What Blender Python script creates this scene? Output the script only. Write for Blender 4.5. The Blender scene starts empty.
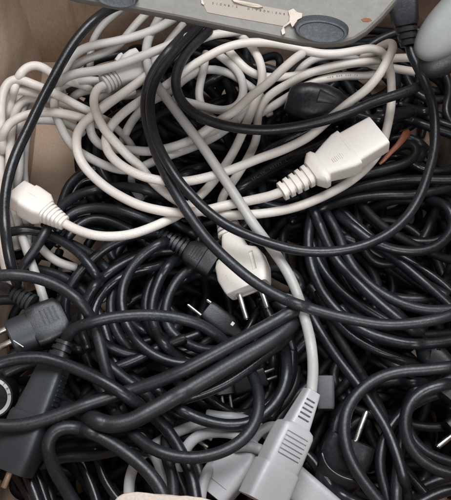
import bpy, bmesh, math, random
import numpy as np
from mathutils import Vector, Matrix, noise

# ------------------------------------------------------------------ scene, camera, light
S = bpy.context.scene
random.seed(7); rng = np.random.default_rng(7)
TILT = math.radians(22); D0 = 0.5; FPX = 751.7
CAM = Vector((0, -D0*math.sin(TILT), 0.12 + D0*math.cos(TILT)))
FW = Vector((0, math.sin(TILT), -math.cos(TILT)))
UP = Vector((0, math.cos(TILT), math.sin(TILT)))
RT = Vector((1, 0, 0))
cam_d = bpy.data.cameras.new('camera'); cam = bpy.data.objects.new('camera', cam_d)
S.collection.objects.link(cam); S.camera = cam
cam.location = CAM; cam.rotation_euler = (TILT, 0, 0)
cam_d.sensor_fit = 'HORIZONTAL'; cam_d.sensor_width = 36.0
cam_d.lens = 36.0*FPX/451.0
cam_d.clip_start = 0.01; cam_d.clip_end = 20
S.render.resolution_x = 924; S.render.resolution_y = 1024
S.render.engine = 'CYCLES'
S.view_settings.view_transform = 'Standard'; S.view_settings.look = 'None'
S.view_settings.exposure = 0.0; S.view_settings.gamma = 1.0
W = bpy.data.worlds.new('World'); S.world = W; W.use_nodes = True
bg = W.node_tree.nodes['Background']
bg.inputs[0].default_value = (0.80, 0.88, 1.0, 1); bg.inputs[1].default_value = 0.17
def area(name, loc, aim, size, power, col):
    l = bpy.data.lights.new(name, 'AREA'); l.shape = 'RECTANGLE'; l.size = size[0]; l.size_y = size[1]
    l.energy = power; l.color = col
    o = bpy.data.objects.new(name, l); S.collection.objects.link(o); o.location = loc
    o.rotation_euler = (Vector(aim)-Vector(loc)).to_track_quat('-Z', 'Y').to_euler()
area('window_light', (0.10, 0.34, 1.30), (0.02, -0.02, 0.1), (0.95, 0.6), 20.0, (0.93, 0.965, 1.0))
area('front_fill', (0.25, -0.80, 1.15), (0, 0.05, 0.1), (0.6, 0.4), 8.0, (0.97, 0.98, 1.0))  # added fill lamp from the front, brightens the walls and the pile

# ------------------------------------------------------------------ helpers
def ray(px, py):
    return FW + RT*((px-225.5)/FPX) + UP*((250-py)/FPX)      # unit depth along the axis
def P(px, py, zmm):
    d = ray(px, py); return CAM + d*((zmm*0.001 - CAM.z)/d.z)
def proj(v):
    q = Vector(v)-CAM; d = q.dot(FW)
    return 225.5+FPX*q.dot(RT)/d, 250-FPX*q.dot(UP)/d
def tag(o, label=None, cat=None, group=None, kind=None):
    if label: o['label'] = label
    if cat: o['category'] = cat
    if group: o['group'] = group
    if kind: o['kind'] = kind
    return o
def mesh_obj(name, verts, faces, mat, parent=None, smooth=True, angle=38):
    m = bpy.data.meshes.new(name); m.from_pydata([tuple(v) for v in verts], [], faces); m.update()
    if mat: m.materials.append(mat)
    if smooth:
        m.shade_smooth()
        if angle: m.set_sharp_from_angle(angle=math.radians(angle))
    o = bpy.data.objects.new(name, m); S.collection.objects.link(o)
    if parent: o.parent = parent
    return o
def empty(name, loc):
    o = bpy.data.objects.new(name, None); o.empty_display_size = 0.01
    S.collection.objects.link(o); o.location = loc; return o

# ------------------------------------------------------------------ materials
def mat_new(name):
    m = bpy.data.materials.new(name); m.use_nodes = True
    return m, m.node_tree.nodes, m.node_tree.links, m.node_tree.nodes['Principled BSDF']
def plastic(name, c0, c1, rough=(0.3, 0.55), scale=120, bump=0.12, dust=None, dust_amt=0.5, spec=0.5, coat=0):
    m, N, L, b = mat_new(name)
    tc = N.new('ShaderNodeTexCoord')
    n1 = N.new('ShaderNodeTexNoise'); n1.inputs['Scale'].default_value = scale*0.25; n1.inputs['Detail'].default_value = 6
    n2 = N.new('ShaderNodeTexNoise'); n2.inputs['Scale'].default_value = scale*4; n2.inputs['Detail'].default_value = 4
    n3 = N.new('ShaderNodeTexNoise'); n3.inputs['Scale'].default_value = scale*9; n3.inputs['Detail'].default_value = 2
    for n in (n1, n2, n3): L.new(tc.outputs['Object'], n.inputs['Vector'])
    r = N.new('ShaderNodeValToRGB'); r.color_ramp.elements[0].position = .35; r.color_ramp.elements[1].position = .65
    r.color_ramp.elements[0].color = (*c0, 1); r.color_ramp.elements[1].color = (*c1, 1)
    L.new(n1.outputs['Fac'], r.inputs['Fac']); col = r.outputs['Color']
    if dust:
        ds = N.new('ShaderNodeValToRGB'); ds.color_ramp.elements[0].position = .60; ds.color_ramp.elements[1].position = .74
        ds.color_ramp.elements[0].color = (0, 0, 0, 1); ds.color_ramp.elements[1].color = (dust_amt,)*3+(1,)
        pr = N.new('ShaderNodeMath'); pr.operation = 'MULTIPLY_ADD'; pr.inputs[1].default_value = .45; L.new(n1.outputs['Fac'], pr.inputs[0])
        sb = N.new('ShaderNodeMath'); sb.operation = 'SUBTRACT'; sb.inputs[1].default_value = .225; L.new(n3.outputs['Fac'], pr.inputs[2]); L.new(pr.outputs[0], sb.inputs[0])
        L.new(sb.outputs[0], ds.inputs['Fac'])
        mx = N.new('ShaderNodeMix'); mx.data_type = 'RGBA'
        L.new(ds.outputs['Color'], mx.inputs['Factor']); L.new(col, mx.inputs['A']); mx.inputs['B'].default_value = (*dust, 1)
        col = mx.outputs['Result']
    L.new(col, b.inputs['Base Color'])
    mr = N.new('ShaderNodeMapRange'); mr.inputs['To Min'].default_value = rough[0]; mr.inputs['To Max'].default_value = rough[1]
    mr.inputs['From Min'].default_value = .3; mr.inputs['From Max'].default_value = .7
    L.new(n2.outputs['Fac'], mr.inputs['Value']); L.new(mr.outputs['Result'], b.inputs['Roughness'])
    bp = N.new('ShaderNodeBump'); bp.inputs['Strength'].default_value = bump; bp.inputs['Distance'].default_value = 0.0006
    L.new(n2.outputs['Fac'], bp.inputs['Height']); L.new(bp.outputs['Normal'], b.inputs['Normal'])
    b.inputs['Specular IOR Level'].default_value = spec
    if coat: b.inputs['Coat Weight'].default_value = coat
    return m
M = {
 'black':  plastic('black_pvc', (.007, .0082, .0105), (.012, .0138, .017), (.28, .42), dust=(.07, .07, .07), dust_amt=.3),
 'black2': plastic('matt_black_pvc', (.009, .0105, .013), (.016, .018, .021), (.34, .48), dust=(.10, .10, .10), dust_amt=.35),
 'black3': plastic('glossy_black_pvc', (.009, .010, .012), (.016, .017, .020), (.20, .34), dust=(.04, .04, .04), dust_amt=.2),
 'rub':    plastic('black_rubber', (.012, .013, .015), (.016, .018, .020), (.36, .48), scale=260, bump=.14, dust=(.08, .08, .08), dust_amt=.3),
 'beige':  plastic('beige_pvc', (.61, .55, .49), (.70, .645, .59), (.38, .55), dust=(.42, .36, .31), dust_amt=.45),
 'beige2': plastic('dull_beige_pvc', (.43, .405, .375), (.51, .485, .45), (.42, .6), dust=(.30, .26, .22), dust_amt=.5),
 'cream':  plastic('cream_plastic', (.72, .665, .60), (.78, .725, .66), (.42, .55), bump=.2, dust=(.50, .44, .38), dust_amt=.3),
 'grey':   plastic('grey_pvc', (.38, .362, .34), (.43, .412, .388), (.36, .5), dust=(.26, .24, .22), dust_amt=.45),
 'greypl': plastic('grey_plastic', (.40, .40, .408), (.46, .46, .466), (.36, .5), bump=.2, dust=(.30, .29, .28), dust_amt=.3),
 'brick':  plastic('grey_green_plastic', (.165, .151, .131), (.195, .18, .158), (.5, .66), scale=60, bump=.4, dust=(.14, .12, .10), dust_amt=.5),
 'midgrey': plastic('mid_grey_plastic', (.07, .07, .078), (.09, .09, .098), (.45, .6), bump=.15, dust=(.10, .10, .10), dust_amt=.3),
 'mouse':  plastic('pale_grey_plastic', (.20, .202, .192), (.225, .228, .218), (.5, .62), scale=60, bump=.15, dust=(.28, .27, .25), dust_amt=.3),
 'slate':  plastic('slate_plastic', (.022, .025, .029), (.026, .029, .034), (.40, .52), scale=300, bump=.12, dust=(.08, .08, .08), dust_amt=.2),
 'foot':   plastic('foot_rubber', (.020, .024, .026), (.035, .040, .043), (.5, .65), bump=.4, dust=(.10, .10, .10), dust_amt=.4),
 'label':  plastic('tan_paper', (.32, .27, .225), (.37, .315, .265), (.7, .85), bump=.3, dust=(.28, .2, .15), dust_amt=.3),
 'torn':   plastic('torn_paper_edge', (.50, .42, .34), (.62, .54, .46), (.8, .9), bump=.8, dust=(.42, .28, .18), dust_amt=.5),
 'ink':    plastic('dark_ink', (.02, .02, .025), (.03, .03, .035), (.6, .7)),
 'pale_ink': plastic('pale_ink', (.11, .13, .17), (.15, .17, .21), (.6, .7)),
 'white_print': plastic('white_print', (.62, .62, .60), (.72, .72, .70), (.6, .7)),
 'orange': plastic('orange_brown_plastic', (.20, .062, .030), (.28, .095, .045), (.35, .5), dust=(.16, .05, .02), dust_amt=.4),
 'rust':   plastic('rust_spot', (.20, .07, .03), (.28, .11, .05), (.7, .9)),
}
def metal(name, c, r):
    m, N, L, b = mat_new(name); b.inputs['Metallic'].default_value = 1.0; b.inputs['Base Color'].default_value = (*c, 1)
    tc = N.new('ShaderNodeTexCoord'); n = N.new('ShaderNodeTexNoise'); n.inputs['Scale'].default_value = 400
    L.new(tc.outputs['Object'], n.inputs['Vector'])
    mr = N.new('ShaderNodeMapRange'); mr.inputs['To Min'].default_value = r*.7; mr.inputs['To Max'].default_value = r*1.5
    L.new(n.outputs['Fac'], mr.inputs['Value']); L.new(mr.outputs['Result'], b.inputs['Roughness']); return m
M['nickel'] = metal('nickel', (.74, .72, .68), .24)
M['dull_metal'] = metal('dull_metal', (.50, .48, .45), .45)
M['worn'] = plastic('shade_darkened_matt_pvc', (.006, .007, .008), (.008, .0095, .011), (.50, .66), dust=(.03, .03, .03), dust_amt=.3, spec=.25)  # matt black, darkened so the shade of the deep gaps is in the colour
M['brass'] = metal('brass', (.66, .56, .46), .34)
def cardboard(name, c0, c1):
    m, N, L, b = mat_new(name)
    tc = N.new('ShaderNodeTexCoord')
    mp = N.new('ShaderNodeMapping'); mp.inputs['Scale'].default_value = (1, 1, .25); L.new(tc.outputs['Object'], mp.inputs['Vector'])
    n = N.new('ShaderNodeTexNoise'); n.inputs['Scale'].default_value = 14; n.inputs['Detail'].default_value = 8
    f = N.new('ShaderNodeTexNoise'); f.inputs['Scale'].default_value = 700; f.inputs['Detail'].default_value = 3
    L.new(tc.outputs['Object'], n.inputs['Vector']); L.new(mp.outputs['Vector'], f.inputs['Vector'])
    r = N.new('ShaderNodeValToRGB'); r.color_ramp.elements[0].position = .36; r.color_ramp.elements[1].position = .66
    r.color_ramp.elements[0].color = (*c0, 1); r.color_ramp.elements[1].color = (*c1, 1)
    L.new(n.outputs['Fac'], r.inputs['Fac'])
    mx = N.new('ShaderNodeMix'); mx.data_type = 'RGBA'; mx.blend_type = 'MULTIPLY'; mx.inputs['Factor'].default_value = .35
    L.new(r.outputs['Color'], mx.inputs['A']); L.new(f.outputs['Fac'], mx.inputs['B'])
    L.new(mx.outputs['Result'], b.inputs['Base Color']); b.inputs['Roughness'].default_value = .85
    w = N.new('ShaderNodeTexWave'); w.bands_direction = 'X'; w.inputs['Scale'].default_value = 55; w.inputs['Distortion'].default_value = .6
    L.new(tc.outputs['Object'], w.inputs['Vector'])
    ad = N.new('ShaderNodeMath'); ad.operation = 'MULTIPLY_ADD'; ad.inputs[1].default_value = .10
    L.new(w.outputs['Fac'], ad.inputs[0]); L.new(f.outputs['Fac'], ad.inputs[2])
    bp = N.new('ShaderNodeBump'); bp.inputs['Strength'].default_value = .6; bp.inputs['Distance'].default_value = .0008
    L.new(ad.outputs[0], bp.inputs['Height']); L.new(bp.outputs['Normal'], b.inputs['Normal'])
    return m
M['card'] = cardboard('brown_cardboard', (.56, .405, .295), (.60, .44, .325))
M['card_edge'] = cardboard('pale_cardboard_edge', (.58, .48, .40), (.66, .56, .475))
M['table'] = cardboard('tabletop_laminate', (.20, .17, .14), (.26, .22, .19))

# ------------------------------------------------------------------ the setting and the box
def box_vf(x0, x1, y0, y1, z0, z1):
    v = [(x, y, z) for x in (x0, x1) for y in (y0, y1) for z in (z0, z1)]
    f = [(0, 1, 3, 2), (4, 6, 7, 5), (0, 4, 5, 1), (2, 3, 7, 6), (0, 2, 6, 4), (1, 5, 7, 3)]
    return v, f
v, f = box_vf(-1.2, 1.2, -1.2, 1.2, -.03, -.006)
tag(mesh_obj('tabletop', v, f, M['table'], smooth=False), kind='structure')
BX0, BX1, BY0, BY1 = -.170, .182, -.176, .238
carton = empty('cardboard_box', (0, 0, 0))
tag(carton, 'open brown cardboard box holding the whole pile of tangled cables', 'box')
def wall(name, pts_fn, nu, nv, th, mat, top=None):
    """bent sheet: pts_fn(u,v)->(point, outward normal)"""
    V = []; F = []
    for s in (0, 1):
        for j in range(nv+1):
            for i in range(nu+1):
                p, n = pts_fn(i/nu, j/nv); V.append(Vector(p)+Vector(n)*th*s)
    o = (nu+1)*(nv+1); idx = lambda s, i, j: s*o+j*(nu+1)+i
    for j in range(nv):
        for i in range(nu):
            F.append((idx(0, i, j), idx(0, i+1, j), idx(0, i+1, j+1), idx(0, i, j+1)))
            F.append((idx(1, i, j), idx(1, i, j+1), idx(1, i+1, j+1), idx(1, i+1, j)))
    for i in range(nu):
        F.append((idx(0, i, 0), idx(1, i, 0), idx(1, i+1, 0), idx(0, i+1, 0)))
        F.append((idx(0, i, nv), idx(0, i+1, nv), idx(1, i+1, nv), idx(1, i, nv)))
    for j in range(nv):
        F.append((idx(0, 0, j), idx(0, 0, j+1), idx(1, 0, j+1), idx(1, 0, j)))
        F.append((idx(0, nu, j), idx(1, nu, j), idx(1, nu, j+1), idx(0, nu, j+1)))
    return mesh_obj(name, V, F, mat, carton, True, 30)
def wav(a, b, k=0.0022): return k*noise.noise(Vector((a*9, b*9, 3.1)))
xcr = P(48, 40, 120).x
def back(u, v_):
    x = BX0-.012+(BX1-BX0+.024)*u; z = .30*v_
    crease = .0022*math.exp(-((x-xcr-.004*v_)/.0022)**2)
    return (x, BY1+.008*v_+wav(x, z)+crease, z), (0, 1, 0)
wall('back_panel', back, 220, 40, .004, M['card'])
wall('side_panel', lambda u, v_: ((BX0-.004*v_+wav(u, v_), BY0+(BY1+.0035-BY0)*u, .295*v_), (-1, 0, 0)), 50, 40, .004, M['card'])
wall('side_panel', lambda u, v_: ((BX1+.004*v_+wav(u, v_+5), BY0+(BY1-BY0)*u, .27*v_), (1, 0, 0)), 50, 40, .004, M['card'])
# front panel with the torn tongue that sticks up into the picture
def front(u, v_):
    x = BX0+(BX1-BX0)*u
    return (x, BY0-.003*v_+wav(x, v_+9), .20*v_), (0, -1, 0)
wall('front_panel', front, 60, 20, .004, M['card'])
v, f = box_vf(BX0, BX1, BY0, BY1, -.005, -.0005)
mesh_obj('base_panel', v, f, M['card'], carton, False)
# torn flap of the front panel, folded outwards over its top edge
T = [(110, 545), (112, 508), (114.5, 500.5), (117, 497), (122, 494), (129, 492.2), (137, 491.6), (146, 492.4), (154, 493.6), (163, 494.1),
     (172, 494.7), (180, 495.6), (187, 495.4), (195, 496.6), (203, 497.4), (210, 499.5), (217, 501.5), (226, 503), (240, 545)]
top = [P(x, y, 206) for x, y in T]; V = []; n = len(T)
cm = sum(top, Vector())/n
for p in top: V.append(p+(cm-p).normalized()*.0008)
for p in top: V.append(p+Vector((0, 0, -.0007)))
for i, p in enumerate(top): V.append(p+Vector((0, 0, -.0034))+(cm-p).normalized()*(.0004*(i % 3)))
F = [tuple(range(n-1, -1, -1)), tuple(range(2*n, 3*n))]
for k in (0, 1): F += [(k*n+i, k*n+(i+1) % n, (k+1)*n+(i+1) % n, (k+1)*n+i) for i in range(n)]
mesh_obj('torn_flap', V, F, M['card_edge'], carton, True, 30)

# ------------------------------------------------------------------ cable bookkeeping and relaxation
CORDS = []      # dict(name, mat, r, pts, fixed ends)
OBST = []       # (px, py, z, half_w_mm, half_h_mm, owner)
def catmull(pts, step=3.5):
    pts = [np.array(p, float) for p in pts]
    pts = [2*pts[0]-pts[1]]+pts+[2*pts[-1]-pts[-2]]
    out = []
    for i in range(1, len(pts)-2):
        p0, p1, p2, p3 = pts[i-1:i+3]
        n = max(2, int(np.linalg.norm((p2-p1)[:2])/1.0))
        # centripetal
        t0 = 0; t1 = t0+max(1e-3, np.linalg.norm((p1-p0)[:2]))**.5; t2 = t1+max(1e-3, np.linalg.norm((p2-p1)[:2]))**.5; t3 = t2+max(1e-3, np.linalg.norm((p3-p2)[:2]))**.5
        for t in np.linspace(t1, t2, n, endpoint=False):
            A1 = (t1-t)/(t1-t0)*p0+(t-t0)/(t1-t0)*p1; A2 = (t2-t)/(t2-t1)*p1+(t-t1)/(t2-t1)*p2; A3 = (t3-t)/(t3-t2)*p2+(t-t2)/(t3-t2)*p3
            B1 = (t2-t)/(t2-t0)*A1+(t-t0)/(t2-t0)*A2; B2 = (t3-t)/(t3-t1)*A2+(t-t1)/(t3-t1)*A3
            out.append((t2-t)/(t2-t1)*B1+(t-t1)/(t2-t1)*B2)
    out.append(pts[-2]); out = np.array(out)
    s = np.concatenate([[0], np.cumsum(np.linalg.norm(np.diff(out[:, :2], axis=0), axis=1))])
    n = max(4, int(s[-1]/step)); u = np.linspace(0, s[-1], n)
    out = np.stack([np.interp(u, s, out[:, k]) for k in range(3)], 1)
    for _ in range(3):
        o2 = out.copy(); o2[1:-1] = .25*out[:-2]+.5*out[1:-1]+.25*out[2:]; out = o2
    return out
def cord(mat, r, z, pts, label=None, cat='cable', group=None, root=None, name='power_cord', fix=None, flat=1.0):
    """fix: 'start' / 'end' of the trace is held at its height (it enters a connector)."""
    full = [(p[0], p[1], p[2] if len(p) > 2 else z) for p in pts]
    c = dict(mat=mat, r=r, pts=catmull(full), label=label, cat=cat, group=group, root=root, name=name, fix=fix, flat=flat)
    CORDS.append(c); return c

def relax(iters=260):
    X = np.concatenate([c['pts'][:, 0] for c in CORDS]); Y = np.concatenate([c['pts'][:, 1] for c in CORDS])
    Z = np.concatenate([c['pts'][:, 2] for c in CORDS])
    Rr = np.concatenate([np.full(len(c['pts']), c['r']) for c in CORDS]); Rz = Rr*np.concatenate([np.full(len(c['pts']), c['flat']) for c in CORDS])
    C = np.concatenate([np.full(len(c['pts']), i) for i, c in enumerate(CORDS)])
    K = np.concatenate([np.arange(len(c['pts'])) for c in CORDS])
    Wt = np.ones(len(X)); off = 0; first = []; ends = []
    for c in CORDS:
        n = len(c['pts']); first.append(off); ends.append(off+n-1)
        if c['fix'] in ('start', 'both'): Wt[off:off+3] = 0
        if c['fix'] in ('end', 'both'): Wt[off+n-3:off+n] = 0
        off += n
    own = {id(c['root']): i for i, c in enumerate(CORDS) if c['root'] is not None}
    ox = [o[0] for o in OBST]; no = len(ox)
    X = np.concatenate([X, ox]); Y = np.concatenate([Y, [o[1] for o in OBST]]); Z = np.concatenate([Z, [o[2] for o in OBST]])
    Rr = np.concatenate([Rr, [o[3] for o in OBST]]); Rz = np.concatenate([Rz, [o[4] for o in OBST]])
    C = np.concatenate([C, [own.get(o[5], 10000+k) for k, o in enumerate(OBST)]]).astype(int)
    K = np.concatenate([K, np.full(no, -9999)]); Wt = np.concatenate([Wt, np.zeros(no)])
    isob = np.zeros(len(X), bool); isob[len(X)-no:] = True
    # depth per sample, for mm per px
    dz = (ray(0, 0).z, )
    u = (250-Y)/FPX; rz = FW.z + UP.z*u
    dep = (Z*.001-CAM.z)/rz; mmpx = dep/FPX*1000
    I = []; J = []; LAT = []
    N = len(X); order = np.argsort(X); Xs = X[order]
    for a in range(N):
        i = order[a]
        if isob[i] : pass
        hi = np.searchsorted(Xs, Xs[a]+40, 'right')
        js = order[a+1:hi]
        if len(js) == 0: continue
        js = js[np.abs(Y[js]-Y[i]) < 40]
        js = js[~(isob[js] & isob[i])]
        same = (C[js] == C[i]) & ((np.abs(K[js]-K[i]) < 8) | isob[js] | isob[i]); js = js[~same]
        lat = np.hypot(X[js]-X[i], Y[js]-Y[i])*.5*(mmpx[js]+mmpx[i])
        ok = lat < (Rr[js]+Rr[i])*1.0
        js = js[ok]; lat = lat[ok]
        I += [i]*len(js); J += list(js); LAT += list(lat)
    I = np.array(I); J = np.array(J); LAT = np.array(LAT)
    sw = Z[I] < Z[J]; I2 = np.where(sw, J, I); J2 = np.where(sw, I, J); I, J = I2, J2      # I above J
    R = Rr[I]+Rr[J]; H = Rz[I]+Rz[J]
    ob = isob[I] | isob[J]
    sep = np.where(ob, H*1.02, H*np.sqrt(np.clip(1-(LAT/R)**2, 0, 1))*1.03)
    cosf = np.abs(rz)/np.sqrt(1+u*u+((X-225.5)/FPX)**2)
    need = sep*cosf[I]
    wi = Wt[I]; wj = Wt[J]; ws = wi+wj; good = ws > 0
    I, J, need, wi, wj, ws = I[good], J[good], need[good], wi[good], wj[good], ws[good]
    Z0 = Z.copy(); D = np.zeros(N)
    interior = np.ones(N, bool); interior[first] = False; interior[ends] = False; interior[isob] = False
    ii = np.where(interior)[0]; fr = np.array(first); en = np.array(ends)
    for it in range(iters):
        Zc = Z0+D
        gap = need-(Zc[I]-Zc[J]); a = gap > 0
        g = gap[a]; Ia = I[a]; Ja = J[a]
        up = np.bincount(Ia, g*wi[a]/ws[a], N); dn = np.bincount(Ja, g*wj[a]/ws[a], N)
        cu = np.bincount(Ia, minlength=N); cd = np.bincount(Ja, minlength=N)
        D += 1.2*(up-dn)/np.maximum(1, cu+cd)*np.minimum(2, 1)
        if it < iters-12:
            for _ in range(3):
                S_ = D.copy(); S_[ii] = .5*D[ii]+.25*(D[ii-1]+D[ii+1]); S_[fr] = .5*D[fr]+.5*D[fr+1]; S_[en] = .5*D[en]+.5*D[en-1]
                D = np.where(Wt > 0, S_, 0)
            D *= .998
        low = Z0+D < Rz+.6; D[low] = (Rz+.6-Z0)[low]*1.0
        D = np.where(Wt > 0, D, 0)
    Zf = Z0+D
    gap = need-(Zf[I]-Zf[J]); print('relax: pairs', len(I), 'remaining overlap >0.8mm:', int((gap > .8).sum()), 'max', float(gap.max()), 'z', Zf.min(), Zf.max())
    off = 0
    for c in CORDS:
        n = len(c['pts']); c['pts'][:, 2] = Zf[off:off+n]; off += n
        for _ in range(2):
            q = c['pts'][:, 2].copy(); q[1:-1] = .25*c['pts'][:-2, 2]+.5*c['pts'][1:-1, 2]+.25*c['pts'][2:, 2]; c['pts'][:, 2] = q

def tube(name, path, r, mat, parent=None, origin=Vector((0, 0, 0)), flat=1.0, nseg=16, seed=0):
    path = [p-origin for p in path]
    # resample for smoothness
    A = np.array([tuple(p) for p in path]); n = len(A)
    t = np.arange(n); u = np.linspace(0, n-1, (n-1)*2+1)
    B = np.zeros((len(u), 3))
    Ap = np.vstack([2*A[0]-A[1], A, 2*A[-1]-A[-2]])
    for k, uu in enumerate(u):
        i = min(int(uu), n-2); f_ = uu-i; p0, p1, p2, p3 = Ap[i], Ap[i+1], Ap[i+2], Ap[i+3]
        B[k] = .5*((2*p1)+(-p0+p2)*f_+(2*p0-5*p1+4*p2-p3)*f_*f_+(-p0+3*p1-3*p2+p3)*f_**3)
    n = len(B); tg = np.gradient(B, axis=0); tg /= np.linalg.norm(tg, axis=1)[:, None]+1e-12
    V = []; F = []
    view = np.array(-FW); 
    a = np.cross(tg[0], view); a /= np.linalg.norm(a)+1e-9
    for k in range(n):
        a = a-tg[k]*a.dot(tg[k]); a /= np.linalg.norm(a)+1e-9
        b_ = np.cross(a, tg[k])
        rr = r*(1+.018*noise.noise(Vector((seed*3.7, k*.11, 0))))
        sc = 1.0
        if k < 1 or k > n-2: sc = .82
        for m in range(nseg):
            an = 2*math.pi*m/nseg
            V.append(B[k]+rr*sc*(math.cos(an)*a+flat*math.sin(an)*b_))
    for k in range(n-1):
        for m in range(nseg):
            m2 = (m+1) % nseg
            F.append((k*nseg+m, k*nseg+m2, (k+1)*nseg+m2, (k+1)*nseg+m))
    F.append(tuple(range(nseg-1, -1, -1))); F.append(tuple((n-1)*nseg+m for m in range(nseg)))
    return mesh_obj(name, V, F, mat, parent, True, 50)

def build_cords():
    for k, c in enumerate(CORDS):
        path = [P(*p) for p in c['pts']]
        root = c['root']
        if root is not None:
            tube('cord', path, c['r']*.001, M[c['mat']], root, root.location, c['flat'], seed=k)
        else:
            o = path[len(path)//2]
            t = tube(c['name'], path, c['r']*.001, M[c['mat']], None, o, c['flat'], seed=k); t.location = o
            tag(t, c['label'], c['cat'], c['group'])
        c['path'] = path

# ------------------------------------------------------------------ connectors
class Conn:
    """A connector laid along start->end (px,py,zmm). Local units: px at its depth. x along, y across (right-hand), z towards viewer, rolled."""
    def __init__(s, root, a, b, roll=0):
        A = P(*a); B = P(*b); s.root = root; s.A = A
        x = (B-A).normalized(); up = -(ray((a[0]+b[0])/2, (a[1]+b[1])/2)).normalized()
        y = up.cross(x).normalized(); z = x.cross(y)
        r = Matrix.Rotation(math.radians(roll), 3, x)
        s.x, s.y, s.z = x, r@y, r@z
        s.k = ((A-CAM).dot(FW)+(B-CAM).dot(FW))/2/FPX
        s.L = (B-A).length/s.k
        s.a, s.b = a, b
    def W(s, p): return s.A+(s.x*p[0]+s.y*p[1]+s.z*p[2])*s.k-s.root.location
    def loft(s, name, st, mat, n=44, parent=None, cap=.9, build=True):
        """st: (x, half_w, half_h, exponent[, y_off, z_off])"""
        st = [tuple(q)+(0,)*(6-len(q)) for q in st]
        a = st[0]; b = st[-1]
        e = .35
        st = [(a[0], a[1]*cap, a[2]*cap)+a[3:], (a[0]+e*.8,)+a[1:]]+st[1:-1]+[(b[0]-e*1.6,)+b[1:], (b[0], b[1]*cap, b[2]*cap)+b[3:]]
        V = []; F = []
        for (x, w, h, ex, yo, zo) in st:
            for m in range(n):
                t = 2*math.pi*(m+.5)/n; c, si = math.cos(t), math.sin(t)
                V.append(s.W((x, yo+w*math.copysign(abs(c)**(2/ex), c), zo+h*math.copysign(abs(si)**(2/ex), si))))
        for k in range(len(st)-1):
            for m in range(n): F.append((k*n+m, k*n+(m+1) % n, (k+1)*n+(m+1) % n, (k+1)*n+m))
        F.append(tuple(range(n-1, -1, -1))); F.append(tuple((len(st)-1)*n+m for m in range(n)))
        o = mesh_obj(name, V, F, M[mat] if isinstance(mat, str) else mat, parent or s.root, True, 32)
        # outward normals
        bm = bmesh.new(); bm.from_mesh(o.data); bmesh.ops.recalc_face_normals(bm, faces=bm.faces); bm.to_mesh(o.data); bm.free()
        o.data.set_sharp_from_angle(angle=math.radians(32))
        return o
    def relief(s, x0, x1, w0, w1, h0, h1, ribs, mat, gap=.78, ex=3.2, parent=None, name='strain_relief'):
        st = []
        for i in range(ribs):
            t0 = i/ribs; t1 = (i+.58)/ribs; t2 = (i+.62)/ribs; t3 = (i+.98)/ribs
            for t, g in ((t0, 1), (t1, 1), (t2, gap), (t3, gap)):
                st.append((x0+(x1-x0)*t, (w0+(w1-w0)*t)*g, (h0+(h1-h0)*t)*g, ex))
        return s.loft(name, st, mat, parent=parent)
    def box(s, name, c, half, mat, parent=None, ang=0, bev=.25):
        ca, sa = math.cos(math.radians(ang)), math.sin(math.radians(ang))
        V = []
        for dx in (-1, 1):
            for dy in (-1, 1):
                for dz in (-1, 1):
                    X_, Y_ = dx*half[0], dy*half[1]
                    V.append(s.W((c[0]+X_*ca-Y_*sa, c[1]+X_*sa+Y_*ca, c[2]+dz*half[2])))
        F = [(0, 1, 3, 2), (4, 6, 7, 5), (0, 4, 5, 1), (2, 3, 7, 6), (0, 2, 6, 4), (1, 5, 7, 3)]
        bm = bmesh.new(); vs = [bm.verts.new(v) for v in V]
        for f_ in F: bm.faces.new([vs[i] for i in f_])
        bmesh.ops.recalc_face_normals(bm, faces=bm.faces)
        if bev: bmesh.ops.bevel(bm, geom=bm.edges[:], offset=min(half)*bev*s.k*2, segments=2, affect='EDGES')
        m = bpy.data.meshes.new(name); bm.to_mesh(m); bm.free()
        m.materials.append(M[mat]); m.shade_smooth(); m.set_sharp_from_angle(angle=math.radians(35))
        o = bpy.data.objects.new(name, m); S.collection.objects.link(o); o.parent = parent or s.root
        return o
    def pin(s, x0, x1, y, z=0, r=2.6, mat='nickel', sleeve=0, parent=None):
        if sleeve: s.loft('pin_sleeve', [(x0, r*1.12, r*1.12, 2, y, z), (x0+sleeve, r*1.12, r*1.12, 2, y, z)], 'rub', 14, parent)
        return s.loft('pin', [(x0+sleeve, r, r, 2, y, z), (x1-r*.5, r, r, 2, y, z), (x1-r*.12, r*.8, r*.8, 2, y, z), (x1, r*.45, r*.45, 2, y, z)], mat, 16, parent)
    def carve(s, target, cuts):
        """cuts: boxes ((cx,cy,cz),(hx,hy,hz)[,angle]) cut out of the target mesh"""
        bpy.context.view_layer.update()
        cut = []
        for c in cuts: cut.append(s.box('cutter', c[0], c[1], 'rub', ang=c[2] if len(c) > 2 else 0, bev=0))
        for c in cut:
            md = target.modifiers.new('b', 'BOOLEAN'); md.operation = 'DIFFERENCE'; md.object = c; md.solver = 'EXACT'
        dg = bpy.context.evaluated_depsgraph_get(); dg.update()
        me = bpy.data.meshes.new_from_object(target.evaluated_get(dg))
        target.modifiers.clear(); mt = target.data.materials[0]
        if len(me.polygons) > 10:
            target.data = me
            me.materials.clear(); me.materials.append(mt)
            me.polygons.foreach_set('material_index', [0]*len(me.polygons))
            me.set_sharp_from_angle(angle=math.radians(32))
        for c in cut: bpy.data.objects.remove(c)
    def obst(s, x0, x1, hw, hh, z=0):
        n = max(2, int((x1-x0)/4)+1)
        for i in range(n):
            x = x0+(x1-x0)*i/(n-1); w = s.A+(s.x*x+s.z*z)*s.k; a, b = proj(w)
            OBST.append((a, b, w.z*1000, hw*s.k*1000*.92, hh*s.k*1000*.92, id(s.root)))
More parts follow.
